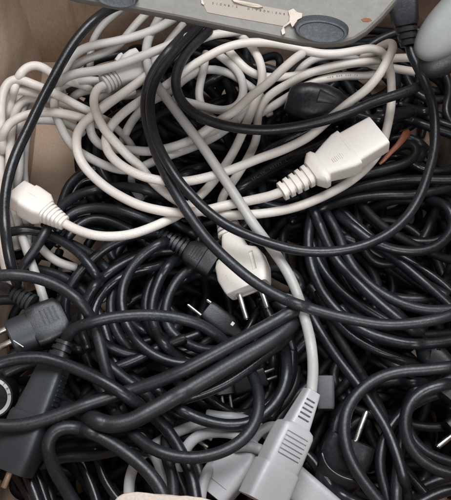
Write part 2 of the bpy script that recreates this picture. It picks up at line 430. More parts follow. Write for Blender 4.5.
# ------------------------------------------------------------------ cords with connectors
GB = 'beige cords in the upper half'; GK = 'black cords across the top of the pile'
GL = 'black cords coiled in the left of the pile'; GR = 'black cords coiled in the right of the pile'
GG = 'grey cords at the bottom of the pile'; GD = 'black cords deep in the pile'
def rooted(a, label, cat='power cord', group=None, name='power_cord'):
    r = empty(name, P(*a)); tag(r, label, cat, group); return r
def sl(*p): return list(p)

# --- cream cord with the big connector on the right
a, b = (281, 192, 122), (380, 133.5, 131)
rM = rooted(a, 'cream power cord whose large cream socket connector lies right of centre on top', group=GB)
c = Conn(rM, a, b, roll=-25)
c.relief(0, 36, 9.2, 12.0, 8, 9.5, 5, 'cream', gap=.72)
c.loft('collar', [(35, 13, 10, 3), (39, 17, 11.5, 3.5), (42, 19.6, 12.5, 4), (46, 19.6, 12.5, 4), (49, 16.5, 11.5, 4)], 'cream')
body = c.loft('connector_body', [(46, 14, 11, 5), (52, 15.5, 11.5, 6), (62, 18.8, 12.2, 7), (73, 22, 12.8, 8), (80.5, 22.5, 12.8, 8), (81, 19.2, 12, 8), (100, 18.8, 11.6, 8), (116, 18.4, 11.2, 8)], 'cream')
c.carve(body, [((70, 4, 13.4), (7.5, .35, .9)), ((116, 0, 0), (9, 14.5, 8)), ((77.5, 4, 13.4), (.35, 9, .9))])
for k_ in range(7): c.box('raised_mark', (58+1.9*k_, -5, 12.4+.06*k_), (.5, 2.2+.5*(k_ % 3), .35), 'cream', ang=0)
c.loft('contact_block', [(100, 13.6, 7.4, 7), (112, 13.6, 7.4, 7)], 'cream')
c.obst(0, 116, 17, 11)
cord('beige', 3.35, 112, [(283, 191, 121.6), (272, 195.5, 119), (262, 198, 116), (245, 201.5), (225, 205.5), (205, 210.5), (180, 213), (160, 210.5), (140, 205.5), (118, 195), (103, 185), (90, 173, 118), (82, 163, 118), (77, 150, 120), (77, 135, 116), (84, 123, 110), (98, 112, 106), (115, 99, 104), (132, 87, 103), (148, 75, 102), (165, 62, 100), (182, 50, 100), (197, 41, 100), (213, 35, 100), (235, 32, 98), (252, 30, 96)], root=rM, fix='start')

# --- cream cord with the plug at the left edge
a, b = (65, 223.5, 104), (16, 193.5, 104)
rW = rooted(a, 'cream power cord ending in a cream connector at the left edge of the pile', group=GB)
c = Conn(rW, a, b, roll=34)
c.relief(0, 25, 6.8, 12, 6.5, 9.5, 6, 'cream', gap=.82)
body = c.loft('connector_body', [(23, 12, 10, 4.5), (29, 15.6, 12.5, 5), (43, 16.2, 13, 5.5), (47, 15.8, 12.6, 6), (47.6, 14.2, 11.6, 6), (61, 13.8, 11.2, 6)], 'cream')
c.carve(body, [((40, 0, 13.2), (5, .3, .8))])
c.obst(0, 62, 14, 11)
cord('beige', 3.3, 108, [(64, 223, 104), (71, 227, 104), (80, 231, 105), (93, 235), (108, 236.5), (130, 234.5), (150, 228), (166, 221), (180, 214, 100), (192, 203, 98), (206, 190, 97), (222, 170, 97), (234, 151, 97), (245, 127, 96), (255, 102, 97), (262, 82, 98), (261, 65, 98), (254, 50, 97), (243, 38, 95), (232, 28, 93)], root=rW, fix='start')

# --- long cream cord that loops round the whole upper half
a, b = (104, 85, 104), (138, 66, 100)
rK = rooted(a, 'very long beige power cord looping round the upper half from a ribbed plug', group=GB)
c = Conn(rK, a, b, roll=-10)
c.relief(0, 16, 9.5, 9.0, 8, 8, 4, 'beige2', gap=.78, ex=2.2)
c.loft('connector_body', [(15, 8.5, 8, 3), (22, 11, 9.5, 4), (31, 16, 11, 5), (40, 17, 11, 6), (47, 16, 10.5, 6)], 'beige2')
c.loft('latch_knob', [(24, 3, 3, 2.2, 14, 0), (30, 3.4, 3.4, 2.2, 16, 0), (34, 2.6, 2.6, 2.2, 17, 0)], 'beige2')
c.obst(0, 47, 13, 9)
cord('beige', 3.3, 108, [(105, 85, 104), (99, 87, 107), (95, 93, 110), (93.5, 103, 113), (98, 117, 117), (104, 129, 119), (116, 143, 118), (130, 158, 113), (141, 167, 106), (150, 179, 104), (162, 190, 105), (177, 201, 107), (193, 208, 110), (212, 213.5), (240, 215), (270, 212.5), (298, 206.5), (328, 194), (352, 180, 106), (370, 164, 104), (381, 148, 104), (387, 128, 106), (391, 106, 108), (391.5, 86, 108), (389, 65, 108), (382, 52, 110), (372, 48.5, 111), (355, 51, 110), (335, 54, 110), (315, 53, 110), (296, 47.5, 110), (270, 43), (245, 43), (225, 48), (205, 58), (187, 69.5, 110), (170, 83), (155, 92.5), (142, 100, 112), (126, 111, 113), (112, 125, 112), (105.5, 138, 113), (107, 150, 116), (118, 163, 118), (138, 174.5, 119), (160, 180.5, 119), (185, 181.5, 117), (208, 177, 116), (232, 169.5, 117), (258, 159, 118), (285, 149, 118), (310, 136, 118), (334, 115, 119), (350, 102, 121), (366, 90, 123), (379, 75, 124), (389, 57, 124), (394, 45, 124), (391.5, 41.5, 120), (386, 44, 113), (376, 50, 102), (362, 58, 96)], root=rK, fix='start')

# --- cord of the white two-pin plug in the centre
a, b = (227, 222, 92), (250.5, 298, 96)
rB = rooted(a, 'cream power cord with the two-pin mains plug lying in the centre', group=GB)
c = Conn(rB, a, b, roll=12)
c.relief(-9, 17, 9.0, 13.5, 8, 10, 5, 'cream', gap=.58)
body = c.loft('plug_body', [(15, 8.5, 8, 4), (20, 10, 9, 5), (35, 13.5, 11, 5, 0), (39, 17, 12, 6, 1), (42, 22, 12.5, 7, 1), (48, 24.5, 13.5, 8, 1), (62, 25.5, 14, 8, 1), (75, 22.5, 13, 7, 1), (79, 21, 12.5, 7, 1)], 'cream')
c.carve(body, [((56, 16, 14.6), (10, 2.1, 3.6), -3), ((79, 1, 0), (1.8, 17.5, 9)), ((66, -14, 14), (5, .4, .8))])
c.loft('face_insert', [(75, 16.5, 8, 5, 1), (78.2, 16.5, 8, 5, 1)], 'cream')
c.pin(76, 107, -9.5, 1, 2.7); c.pin(76, 104, 13, 1, 2.7)
c.obst(-6, 40, 11, 10); c.obst(44, 80, 24, 13); c.obst(80, 108, 17, 3)
cord('beige', 3.2, 96, [(226, 218, 92), (222, 210, 93), (221.5, 199, 95), (229, 187), (240, 171), (250, 154), (256.5, 138), (257.5, 120), (262, 104), (274, 92), (288, 84, 97), (305, 75, 98), (325, 68, 99), (350, 63, 100), (375, 61, 99), (397, 58, 98), (414, 58, 96)], root=rB, fix='start')

# --- grey cord with the big grey plug at the bottom
a, b = (311, 393, 118), (262, 500, 116)
rO = rooted(a, 'pale grey power cord running down the middle to a big grey plug', group=GG)
c = Conn(rO, a, b, roll=-27)
neck = c.loft('plug_neck', [(-2, 8, 7.5, 5), (3, 8.6, 8.5, 5), (34, 12, 11.5, 5.5), (42, 13.5, 12, 6)], 'greypl')
c.carve(neck, [((9+5.0*i, -1.0, 9.9+.5*i), (1.0, 5.4+.35*i, 5.5)) for i in range(5)])
body = c.loft('plug_body', [(36, 13, 12, 5), (39, 17, 14, 6), (43, 18.6, 15, 6), (76, 19.6, 15.5, 6), (82, 19, 15.5, 6)], 'greypl')
c.carve(body, [((47+4.6*i, -1, 15.4), (.7, 12.5, 2.2)) for i in range(6)]+[((58.5, -13.5, 15.4), (11.5, .6, 1.3))])
c.loft('plug_shell', [(81, 20.3, 16, 6), (83, 20.8, 16.4, 7), (108, 21.6, 16.5, 7), (119, 21.4, 16.2, 7)], 'greypl')
c.obst(0, 36, 12, 11); c.obst(40, 120, 22, 15)
cord('grey', 3.5, 121, [(311, 396, 118), (312, 386, 118), (313, 372, 119), (312, 352), (308.5, 332, 117), (303.5, 314, 112), (298, 296, 110), (290, 277, 112), (278, 257, 114), (266, 241, 116), (252, 222), (240, 203), (220, 172.5), (200, 143), (181, 118), (167, 99, 118), (156, 84, 112), (149, 70, 106), (146, 54, 102), (148, 40, 98), (156, 24, 94), (164, 8, 92)], root=rO, fix='start')

# --- black cord of the plug in the device, sweeping the right side
a, b = (408.5, 46, 146), (400, -22, 166)
r3 = rooted(a, 'black power cord plugged in beside the grey device, sweeping round the right side', group=GK)
c = Conn(r3, a, b)
c.relief(0, 20, 8, 11.5, 7.5, 10, 3, 'rub', gap=.82)
c.loft('connector_body', [(19, 11, 10, 4), (25, 13.5, 11, 5), (50, 15, 12, 6), (72, 15, 12, 6)], 'black2')
c.obst(0, 60, 11, 10)
cord('black', 3.35, 128, [(408.5, 43, 146), (411, 53, 144), (416, 64, 142), (422, 76, 140), (428, 90, 138), (433, 108, 134), (435, 128, 130), (434, 150), (428, 174), (419, 198), (406, 218), (389, 233), (370, 243), (350, 249), (325, 252), (298, 250.5), (272, 244), (247, 235), (224, 223.5), (206, 210, 130), (192, 196, 131), (179, 181, 132), (168, 164, 133), (159, 147, 132), (152.5, 128, 131), (150, 110, 130), (151.5, 92, 130), (157, 77, 129), (167, 62, 127), (179, 48, 122), (192, 34, 116), (204, 22, 110)], root=r3, fix='start')

# --- black cord of the slate plug lower left
a, b = (65, 341, 104), (10, 473, 96)
r6 = rooted(a, 'black power cord looping from the dark slate connector in the lower left', group=GL)
c = Conn(r6, a, b, roll=30)
c.relief(0, 20, 8.5, 11.5, 7.5, 9, 3, 'rub', gap=.8)
neck = c.loft('connector_neck', [(18, 11, 9, 5), (24, 14.5, 11, 6), (70, 17.5, 13, 6), (80, 18.5, 14, 6)], 'slate')
for i in range(7): c.box('grip_ridge', (34+5*i, 15.4+.3*i, -1), (1.0, .9, 6), 'slate')
c.loft('connector_body', [(78, 20, 15, 5), (82, 21, 16, 6), (118, 21.5, 16, 6), (136, 20.5, 15, 5)], 'slate')
c.pin(134, 152, 2, 4, 3.1, 'brass')
c.box('rust_speck', (88, -3, 17.2), (1.1, 1.1, .25), 'orange')
c.obst(0, 75, 15, 11); c.obst(80, 138, 22, 15)
cord('black2', 3.8, 116, [(64, 343, 104), (68, 336, 106), (75, 328, 110), (90, 323, 115), (110, 318), (140, 315), (165, 316), (182, 319), (201, 325, 112), (218, 336, 106), (234, 351, 100), (247, 366, 100), (255, 380, 104), (259, 398, 110), (257, 417, 113), (246, 436, 115), (228, 449, 116), (202, 457), (180, 457), (160, 452), (142, 441.5, 112), (127, 428, 108), (115, 412, 98), (106, 396, 92), (96, 380, 86)], root=r6, fix='start')

# --- black schuko at the left edge
a, b = (66, 314, 100), (12, 340, 100)
r1 = rooted(a, 'black power cord with a round-faced two-pin plug pointing left at the left edge', group=GL)
c = Conn(r1, a, b, roll=14)
body = c.loft('plug_body', [(0, 14, 11, 5), (5, 20, 13, 5), (24, 22, 14, 5), (34, 21.5, 14.5, 4), (36, 20, 14.5, 3)], 'rub')
c.carve(body, [((8+4.5*i, -3, 14.6), (.8, 8, 1.6)) for i in range(4)])
c.loft('plug_face', [(33, 19.5, 15.5, 2.3), (56, 20, 16, 2.3), (58, 19, 15, 2.3)], 'slate')
c.pin(57, 78, 2, 3, 3.2, 'nickel'); c.pin(57, 76, -13, 0, 3.0, 'nickel')
c.box('earth_clip', (52, 10, 15.6), (6, .45, .45), 'dull_metal', ang=121)
c2 = Conn(r1, (33, 304, 104), (8, 289, 103), roll=0)
c2.relief(0, 26, 9.5, 7.0, 8, 6.5, 5, 'rub', gap=.74)
c.obst(0, 56, 19, 13); c2.obst(0, 26, 7, 6)
cord('black2', 3.3, 100, [(12, 291, 103), (4, 286, 101), (-6, 284, 97), (-16, 288, 92)], root=r1, fix='start')

# --- black ribbed connector left of the white plug
a, b = (160, 234, 92), (217, 268, 88)
rS3 = rooted(a, 'black power cord with a ribbed black connector beside the cream central plug', group=GL)
c = Conn(rS3, a, b, roll=-12)
c.relief(0, 32, 6.2, 9.5, 6, 8, 7, 'rub', gap=.72)
c.loft('connector_body', [(31, 9, 9, 4), (36, 12.5, 11, 4.5), (50, 14.6, 12, 5), (50.8, 13.4, 11, 5), (64, 13.8, 11, 5)], 'rub')
for k_ in range(4): c.box('grip_ridge', (38+3*k_, 0, 11.4+.25*k_), (.7, 6, .7), 'rub')
c.obst(0, 66, 12, 9)
cord('black', 3.6, 84, [(161, 234.5, 92), (150, 233, 90), (136, 235, 88), (120, 241, 86), (105, 249, 84), (92, 260, 83), (80, 272, 82), (70, 287, 80), (65, 303, 76), (66, 322, 70)], root=rS3, fix='start')

# --- small two-pin plug pointing up-left
a, b = (241, 337, 74), (206, 309, 80)
rS4 = rooted(a, 'thin black cord with a small flat plug, its bright pin pointing up left', group=GL)
c = Conn(rS4, a, b, roll=8)
c.loft('plug_body', [(0, 5, 5, 3), (10, 6.5, 6, 4), (17, 11, 8, 4.5), (40, 10.5, 8, 5), (45, 9.5, 7, 4)], 'rub')
c.box('tab', (15, -4, 7.6), (1.6, 1.9, .4), 'dull_metal')
c.pin(44, 62, 8, 0, 1.9, 'nickel'); c.pin(44, 50, -8, 0, 1.9, 'nickel')
c.obst(0, 45, 11, 7)
cord('black3', 2.4, 74, [(239, 336, 74), (247, 331, 73), (252, 321, 72), (257, 310, 68), (267, 300, 60), (284, 294, 52), (300, 300, 50)], root=rS4, fix='start')

# --- lower-right black plug with one pin showing
a, b = (334, 484, 74), (353, 434, 82)
rS7 = rooted(a, 'black power cord with a bulky black plug in the lower right, long pin upward', group=GR)
c = Conn(rS7, a, b, roll=10)
c.loft('plug_body', [(-20, 12, 10, 4), (-8, 18, 13, 4), (6, 24, 15, 5), (36, 26, 16, 5), (48, 24, 15, 5)], 'black3')
for i in range(4): c.box('moulded_mark', (34-3*(i % 2), -9+5*i, 16.1), (1.4, 1.8, .3), 'black2', ang=20*i)
c.pin(47, 79, -4, 4, 3.0, 'nickel')
c.obst(-20, 48, 20, 13)
cord('black3', 3.4, 70, [(328, 500, 72), (318, 512, 66), (300, 520, 60)], root=rS7, fix='start')
cord('black3', 1.5, 96, [(322, 453), (325, 464), (334, 473), (346, 479), (357, 481)], 'thin glossy black lead curling over the bulky plug, lower right', 'cable')
a, b = (322, 412, 84), (330, 448, 78)
# --- plug inside the ring at the right edge
a, b = (480, 414, 66), (450, 437, 68)
rS8 = rooted(a, 'black power cord whose shiny pin pokes into the ring of cord at right', group=GR)
c = Conn(rS8, a, b)
c.loft('plug_body', [(0, 10, 9, 4), (10, 15, 11, 5), (34, 16, 11, 5), (38, 15, 10, 5)], 'black2')
c.pin(37, 59, 0, 2, 2.9, 'nickel'); c.obst(0, 38, 13, 10)
cord('black', 3.3, 62, [(482, 412, 66), (492, 400, 60), (500, 380, 50)], root=rS8, fix='start')
# --- connector with two slots at the right edge
a, b = (466, 364, 94), (441, 397, 92)
rS9 = rooted(a, 'black connector with two bright contact slots at the right edge', group=GR)
c = Conn(rS9, a, b, roll=-6)
body = c.loft('connector_body', [(-6, 10, 10, 3), (6, 14, 11, 3.5), (36, 15, 12, 3.5), (42, 14, 11, 3.5)], 'rub')
c.box('contact', (32, -5, 12.0), (.9, 4.2, .5), 'nickel', ang=-38); c.box('contact', (24, 6, 12.3), (.9, 4, .5), 'nickel', ang=-38)
c.obst(0, 42, 15, 11)
cord('black', 3.3, 84, [(470, 357, 88), (478, 345, 84), (486, 330, 78)], root=rS9, fix='start')
# --- round-ended connector with holes
a, b = (422, 344, 84), (446, 368, 84)
rS10 = rooted(a, 'small rounded black connector with moulded holes near the right edge', group=GR)
c = Conn(rS10, a, b)
body = c.loft('connector_body', [(-2, 8, 7, 2.6), (6, 13, 10, 3), (22, 13, 11, 3), (36, 12, 10, 3)], 'rub')
c.carve(body, [((12, -3, 10), (2, 5, 4), 35), ((14, 9, 9), (2, 2.4, 4), 35)])
c.obst(0, 36, 13, 9)
# --- black plug under the black top cord
a, b = (352, 114, 92), (296, 96, 100)
rS11 = rooted(a, 'black power cord with a glossy lumpy plug between the cream cords, upper right', group=GK)
c = Conn(rS11, a, b, roll=10)
c.loft('plug_body', [(-4, 8, 7, 2.4), (4, 10, 9, 2.5), (12, 16, 12, 2.6, 1), (20, 20, 13.5, 2.7, 1.5), (34, 22, 14, 2.8, 2), (50, 20, 13, 2.8, 3), (60, 17, 10, 2.6, 4), (67, 12, 6, 2.4, 5)], 'black')
c.loft('plug_boss', [(22, 6, 4, 2.2, -4, 10), (40, 8, 5, 2.2, -4, 10.5)], 'rub')
c.obst(-4, 60, 15, 11)
cord('black3', 3.4, 88, [(350, 113, 92), (362, 117, 90), (378, 121, 86), (396, 118, 82), (412, 112, 78), (432, 112, 72)], root=rS11, fix='start')
# --- grey plugs at the bottom
a, b = (254, 440, 84), (212, 497, 82)
rG = rooted(a, 'grey power cord with a pale grey plug under the black loop, bottom centre', group=GG)
c = Conn(rG, a, b, roll=16)
body = c.loft('plug_body', [(0, 8, 8, 4), (10, 12, 11, 5), (18, 18, 13, 5), (46, 19, 14, 5), (68, 17, 13, 4)], 'greypl')
c.carve(body, [((56, -2, 14), (.7, 13, 1.6))])
c.obst(0, 70, 18, 12)
cord('greypl', 3.3, 86, [(252, 442, 84), (258, 433, 85), (267, 427, 84), (278, 426, 80), (292, 432, 76), (304, 442, 70)], root=rG, fix='start')
a, b = (344, 522, 84), (292, 480, 84)
rG2 = rooted(a, 'grey connector block tucked under the big grey plug, bottom edge', cat='plug', group=GG, name='mains_plug')
c = Conn(rG2, a, b, roll=0)
c.loft('plug_body', [(0, 12, 11, 5), (14, 15, 13, 6), (64, 17, 13, 6), (68, 16, 12, 6)], 'greypl'); c.obst(0, 68, 14, 11)
a, b = (326, 424, 74), (325, 377, 76)
rG3 = rooted(a, 'small plain grey block right of the grey cord above the big grey plug', cat='plug', group=GG, name='mains_plug')
c = Conn(rG3, a, b, roll=0)
c.loft('plug_body', [(14, 8, 8, 5), (18, 9, 9, 5), (47, 9.4, 9, 5)], 'midgrey'); c.box('plug_lip', (40, 11.2, 0), (9, 1, 7), 'label'); c.obst(0, 48, 9, 8)
# --- three buried plugs whose pins glint
for (a, b, lab, pins, pl, mt) in (
    ((70, 326, 52), (101, 309, 56), 'buried black plug with a bright pin inside the left coils', (-6, 6), 18, 'nickel'),
    ((226, 390, 56), (266, 376, 58), 'buried black plug with a twin-pin tip right of the folded thick cord', (-4, 4), 13, 'nickel'),
    ((222, 366, 62), (226, 396, 62), 'buried black plug with two thin pins pointing down inside the lower loop', (-4, 4), 20, 'nickel'),
    ((176, 424, 78), (199, 438, 80), 'buried black plug with stubby pins among the grey cords', (-3, 5), 16, 'brass')):
    r = rooted(a, lab, cat='plug', group='plugs buried in the pile', name='mains_plug')
    c = Conn(r, a, b); c.loft('plug_body', [(0, 6, 5, 4), (8, 9, 7, 5), (c.L, 10, 8, 6)], 'rub')
    for y in pins: c.pin(c.L-1, c.L+pl*.8, y, 2, 1.8, 'dull_metal')
    c.obst(0, c.L, 8, 6)

# --- round plug with a printed white ring at the left edge
a = (-8, 397, 74)
rD = rooted((-8, 397, 64), 'round black plug with a white printed ring at the left edge', cat='plug', group=None, name='round_plug')
cc = Conn(rD, (-8, 397, 60), tuple(list(proj(P(-8, 397, 60)-FW*.02))+[(P(-8, 397, 60)-FW*.02).z*1000]))
Z0 = P(-8, 397, 74); k = (Z0-CAM).dot(FW)/FPX
def disc(name, r0, r1, z0, z1, mat, n=64, parent=None):
    V = []; F = []
    for (r, z) in ((r0, z0), (r1, z0), (r1, z1), (r0, z1)):
        for i in range(n):
            t = 2*math.pi*i/n; V.append(Z0+(RT*math.cos(t)*r+UP*math.sin(t)*r-FW*z)*k-rD.location)
    for q in range(4):
        for i in range(n): F.append((q*n+i, q*n+(i+1) % n, ((q+1) % 4)*n+(i+1) % n, ((q+1) % 4)*n+i))
    return mesh_obj(name, V, F, M[mat], parent or rD, True, 30)
disc('plug_body', .01, 21, -24, 0, 'black2')
rg = disc('printed_ring', 15.6, 19.2, .1, .5, 'white_print')
OBST.append((-8, 397, 66, 12, 8, 0))

FONTC = {}
def glyph(ch):
    if ch not in FONTC:
        cu = bpy.data.curves.new('t', 'FONT'); cu.body = ch; cu.size = 1; cu.extrude = .02; cu.align_x = 'CENTER'; cu.align_y = 'CENTER'; cu.resolution_u = 3
        o = bpy.data.objects.new('t', cu); S.collection.objects.link(o); bpy.context.view_layer.update()
        me = bpy.data.meshes.new_from_object(o.evaluated_get(bpy.context.evaluated_depsgraph_get()))
        FONTC[ch] = ([v.co.copy() for v in me.vertices], [tuple(p.vertices) for p in me.polygons])
        bpy.data.objects.remove(o); bpy.data.curves.remove(cu); bpy.data.meshes.remove(me)
    return FONTC[ch]
def lettering(name, items, mat, parent, origin):
    """items: (char, centre, xdir, ydir, size)"""
    V = []; F = []
    for ch, cpos, xd, yd, sz in items:
        if ch == ' ': continue
        vs, fs = glyph(ch); o = len(V); zd = xd.cross(yd)
        V += [cpos+(xd*v.x+yd*v.y+zd*v.z)*sz-origin for v in vs]; F += [tuple(i+o for i in f_) for f_ in fs]
    return mesh_obj(name, V, F, M[mat], parent, False)
it = []
for i, ch in enumerate('STRE'):
    an = math.radians(66-19*i)
    rd = RT*math.cos(an)+UP*math.sin(an); td = RT*math.sin(an)-UP*math.cos(an)
    it.append((ch, Z0+(rd*17.4-FW*.62)*k, td, rd, 4.1*k))
lettering('printed_letters', it, 'ink', rD, rD.location)

# ------------------------------------------------------------------ cords with no plug in view
B = lambda *a_, **k_: cord(*a_, group=GB, **k_)
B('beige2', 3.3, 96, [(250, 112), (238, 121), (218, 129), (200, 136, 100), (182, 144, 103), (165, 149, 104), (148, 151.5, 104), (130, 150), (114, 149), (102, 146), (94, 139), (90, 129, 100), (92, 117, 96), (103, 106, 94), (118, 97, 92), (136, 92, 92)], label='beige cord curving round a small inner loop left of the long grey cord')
B('beige', 3.3, 116, [(303.5, 53, 117), (297, 57, 118), (284, 68, 119), (268, 83, 119), (250, 97, 118), (236, 110, 116), (216, 123, 112), (198, 136, 107), (186, 143, 99), (174, 150, 95)], label='short bright beige cord end slanting down from under the grey device')
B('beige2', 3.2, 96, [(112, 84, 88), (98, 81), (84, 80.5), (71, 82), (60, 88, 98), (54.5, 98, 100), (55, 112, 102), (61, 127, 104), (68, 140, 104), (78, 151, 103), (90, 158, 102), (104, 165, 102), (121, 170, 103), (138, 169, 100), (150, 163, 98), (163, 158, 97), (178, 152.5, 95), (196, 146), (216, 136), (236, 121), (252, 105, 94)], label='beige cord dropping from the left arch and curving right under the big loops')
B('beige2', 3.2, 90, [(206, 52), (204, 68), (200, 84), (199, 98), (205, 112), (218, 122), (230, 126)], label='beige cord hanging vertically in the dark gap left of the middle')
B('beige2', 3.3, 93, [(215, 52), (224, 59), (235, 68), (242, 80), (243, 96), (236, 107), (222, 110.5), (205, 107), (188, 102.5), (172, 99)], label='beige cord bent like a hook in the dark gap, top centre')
B('beige', 3.3, 95, [(228, 50), (237, 60), (247, 70), (260, 76), (275, 77.5), (290, 76.5), (308, 73), (330, 68.5, 98), (352, 63.5, 98), (372, 63, 96), (392, 68, 94), (415, 72, 92)], label='thick beige cord lying level below the oval rubber foot')
B('beige', 3.3, 86, [(232, 130), (250, 119), (268, 109), (288, 97, 88), (306, 86, 90), (325, 79, 92), (345, 76, 92), (365, 76, 91), (385, 73, 88)], label='beige cord with small dark print under the level cords, upper right')
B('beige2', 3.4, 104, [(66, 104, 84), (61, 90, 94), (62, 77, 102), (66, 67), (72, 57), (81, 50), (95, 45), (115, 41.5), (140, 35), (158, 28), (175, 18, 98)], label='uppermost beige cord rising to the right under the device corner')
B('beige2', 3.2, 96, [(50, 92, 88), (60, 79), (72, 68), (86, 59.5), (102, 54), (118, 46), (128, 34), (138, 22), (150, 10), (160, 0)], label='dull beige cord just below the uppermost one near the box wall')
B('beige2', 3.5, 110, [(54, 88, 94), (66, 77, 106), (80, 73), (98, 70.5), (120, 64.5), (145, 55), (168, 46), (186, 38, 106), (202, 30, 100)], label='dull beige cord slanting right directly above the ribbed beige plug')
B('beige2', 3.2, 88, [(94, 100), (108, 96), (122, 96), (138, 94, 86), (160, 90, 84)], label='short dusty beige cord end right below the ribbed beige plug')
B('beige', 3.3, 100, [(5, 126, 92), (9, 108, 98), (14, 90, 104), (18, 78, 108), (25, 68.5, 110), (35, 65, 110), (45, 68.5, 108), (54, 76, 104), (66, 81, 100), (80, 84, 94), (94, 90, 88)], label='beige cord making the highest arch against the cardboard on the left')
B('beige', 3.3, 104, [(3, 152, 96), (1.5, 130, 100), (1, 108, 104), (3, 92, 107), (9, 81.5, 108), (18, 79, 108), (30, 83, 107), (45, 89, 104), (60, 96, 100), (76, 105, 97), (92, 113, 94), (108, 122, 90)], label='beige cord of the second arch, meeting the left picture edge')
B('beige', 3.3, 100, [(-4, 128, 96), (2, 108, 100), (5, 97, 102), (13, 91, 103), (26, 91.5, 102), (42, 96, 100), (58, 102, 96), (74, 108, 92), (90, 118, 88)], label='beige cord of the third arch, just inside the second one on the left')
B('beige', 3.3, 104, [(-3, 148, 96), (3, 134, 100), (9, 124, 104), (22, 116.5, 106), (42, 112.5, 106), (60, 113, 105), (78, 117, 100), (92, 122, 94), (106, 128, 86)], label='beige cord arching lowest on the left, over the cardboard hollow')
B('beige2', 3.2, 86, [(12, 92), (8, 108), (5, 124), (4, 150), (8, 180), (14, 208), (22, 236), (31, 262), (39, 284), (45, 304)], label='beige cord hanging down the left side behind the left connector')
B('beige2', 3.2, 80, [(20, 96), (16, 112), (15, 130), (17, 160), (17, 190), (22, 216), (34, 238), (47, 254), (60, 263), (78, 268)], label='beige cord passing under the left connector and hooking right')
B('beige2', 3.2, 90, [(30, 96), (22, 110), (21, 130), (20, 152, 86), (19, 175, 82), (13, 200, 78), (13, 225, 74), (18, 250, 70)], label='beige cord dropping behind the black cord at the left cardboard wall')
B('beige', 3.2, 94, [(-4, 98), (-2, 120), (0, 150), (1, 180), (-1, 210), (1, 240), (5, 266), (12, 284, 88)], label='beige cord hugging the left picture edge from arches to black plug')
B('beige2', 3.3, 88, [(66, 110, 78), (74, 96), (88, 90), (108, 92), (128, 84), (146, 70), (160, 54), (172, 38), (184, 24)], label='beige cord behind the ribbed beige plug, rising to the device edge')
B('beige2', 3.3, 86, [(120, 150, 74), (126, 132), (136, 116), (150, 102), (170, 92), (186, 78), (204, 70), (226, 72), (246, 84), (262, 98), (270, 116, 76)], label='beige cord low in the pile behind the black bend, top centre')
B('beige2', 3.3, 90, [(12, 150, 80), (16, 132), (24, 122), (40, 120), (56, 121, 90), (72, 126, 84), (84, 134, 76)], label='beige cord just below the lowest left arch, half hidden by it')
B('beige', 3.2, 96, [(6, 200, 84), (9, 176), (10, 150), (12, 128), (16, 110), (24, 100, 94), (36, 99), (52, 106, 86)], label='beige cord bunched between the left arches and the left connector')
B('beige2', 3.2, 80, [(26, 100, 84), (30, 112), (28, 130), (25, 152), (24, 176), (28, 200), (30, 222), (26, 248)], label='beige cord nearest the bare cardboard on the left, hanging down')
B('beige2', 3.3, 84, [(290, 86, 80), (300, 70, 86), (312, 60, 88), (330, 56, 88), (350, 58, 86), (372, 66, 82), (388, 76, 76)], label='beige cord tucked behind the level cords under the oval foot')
cord('grey', 2.8, 84, [(108, 120), (117, 129), (127, 139), (134, 150), (137, 164), (131, 176), (133, 188), (142, 200)], label='thin grey cord twisting below the beige loops, left of centre', group=None)
cord('grey', 3.0, 84, [(90, 70, 80), (92, 44), (102, 26), (118, 12), (132, 0)], label='shadowed dull grey cord behind the beige cords by the device corner', group=None)

K = lambda *a_, **k_: cord(*a_, group=GK, **k_)
K('black3', 3.7, 128, [(128, 3, 118), (112, 8, 122), (98, 17), (86, 28), (73, 44), (62, 62), (51, 83), (40, 104), (28, 129), (17, 152), (9, 175), (5, 200), (5, 226), (8, 250, 122), (13, 272, 112), (20, 290, 100), (24, 306, 84)], label='glossy black cord running down the left over the cardboard corner')
K('black2', 3.6, 126, [(421, 85.5, 128), (412, 89.5, 129), (398, 94.5, 129), (376, 101.5, 128), (350, 112, 128), (325, 120.5), (298, 126.5), (270, 130), (240, 128.5), (212, 122), (192, 112, 127), (180, 99, 126), (175.5, 84, 124), (178, 69, 122), (186, 54, 118), (197, 42, 112), (210, 30, 106)], label='black cord end crossing the cream cords level, in the upper half')
K('black2', 3.6, 126, [(462, 311, 124), (440, 318.5), (415, 323), (385, 324.5), (350, 319), (315, 310), (282, 298), (254, 281.5), (230, 262), (210, 242.5), (192, 219), (177, 196), (164, 171, 124), (154.5, 148, 123), (147.5, 125, 122), (145, 105, 122), (148, 85, 121), (156, 68, 118), (167, 53, 114), (179, 40, 108), (190, 28, 102)], label='long black cord sweeping diagonally over the cream plug to the right edge')
K('black3', 5.2, 84, [(222, 196, 78), (238, 190), (255, 180), (275, 168), (298, 156), (320, 146), (342, 136), (362, 126), (385, 117), (410, 112, 78)], label='thick glossy black cord with faint blue print under the cream connector')
K('black3', 3.4, 74, [(205, 185), (225, 176), (245, 164), (268, 150), (290, 140), (315, 128), (335, 118)], label='glossy black cord just above the printed thick one, half hidden')

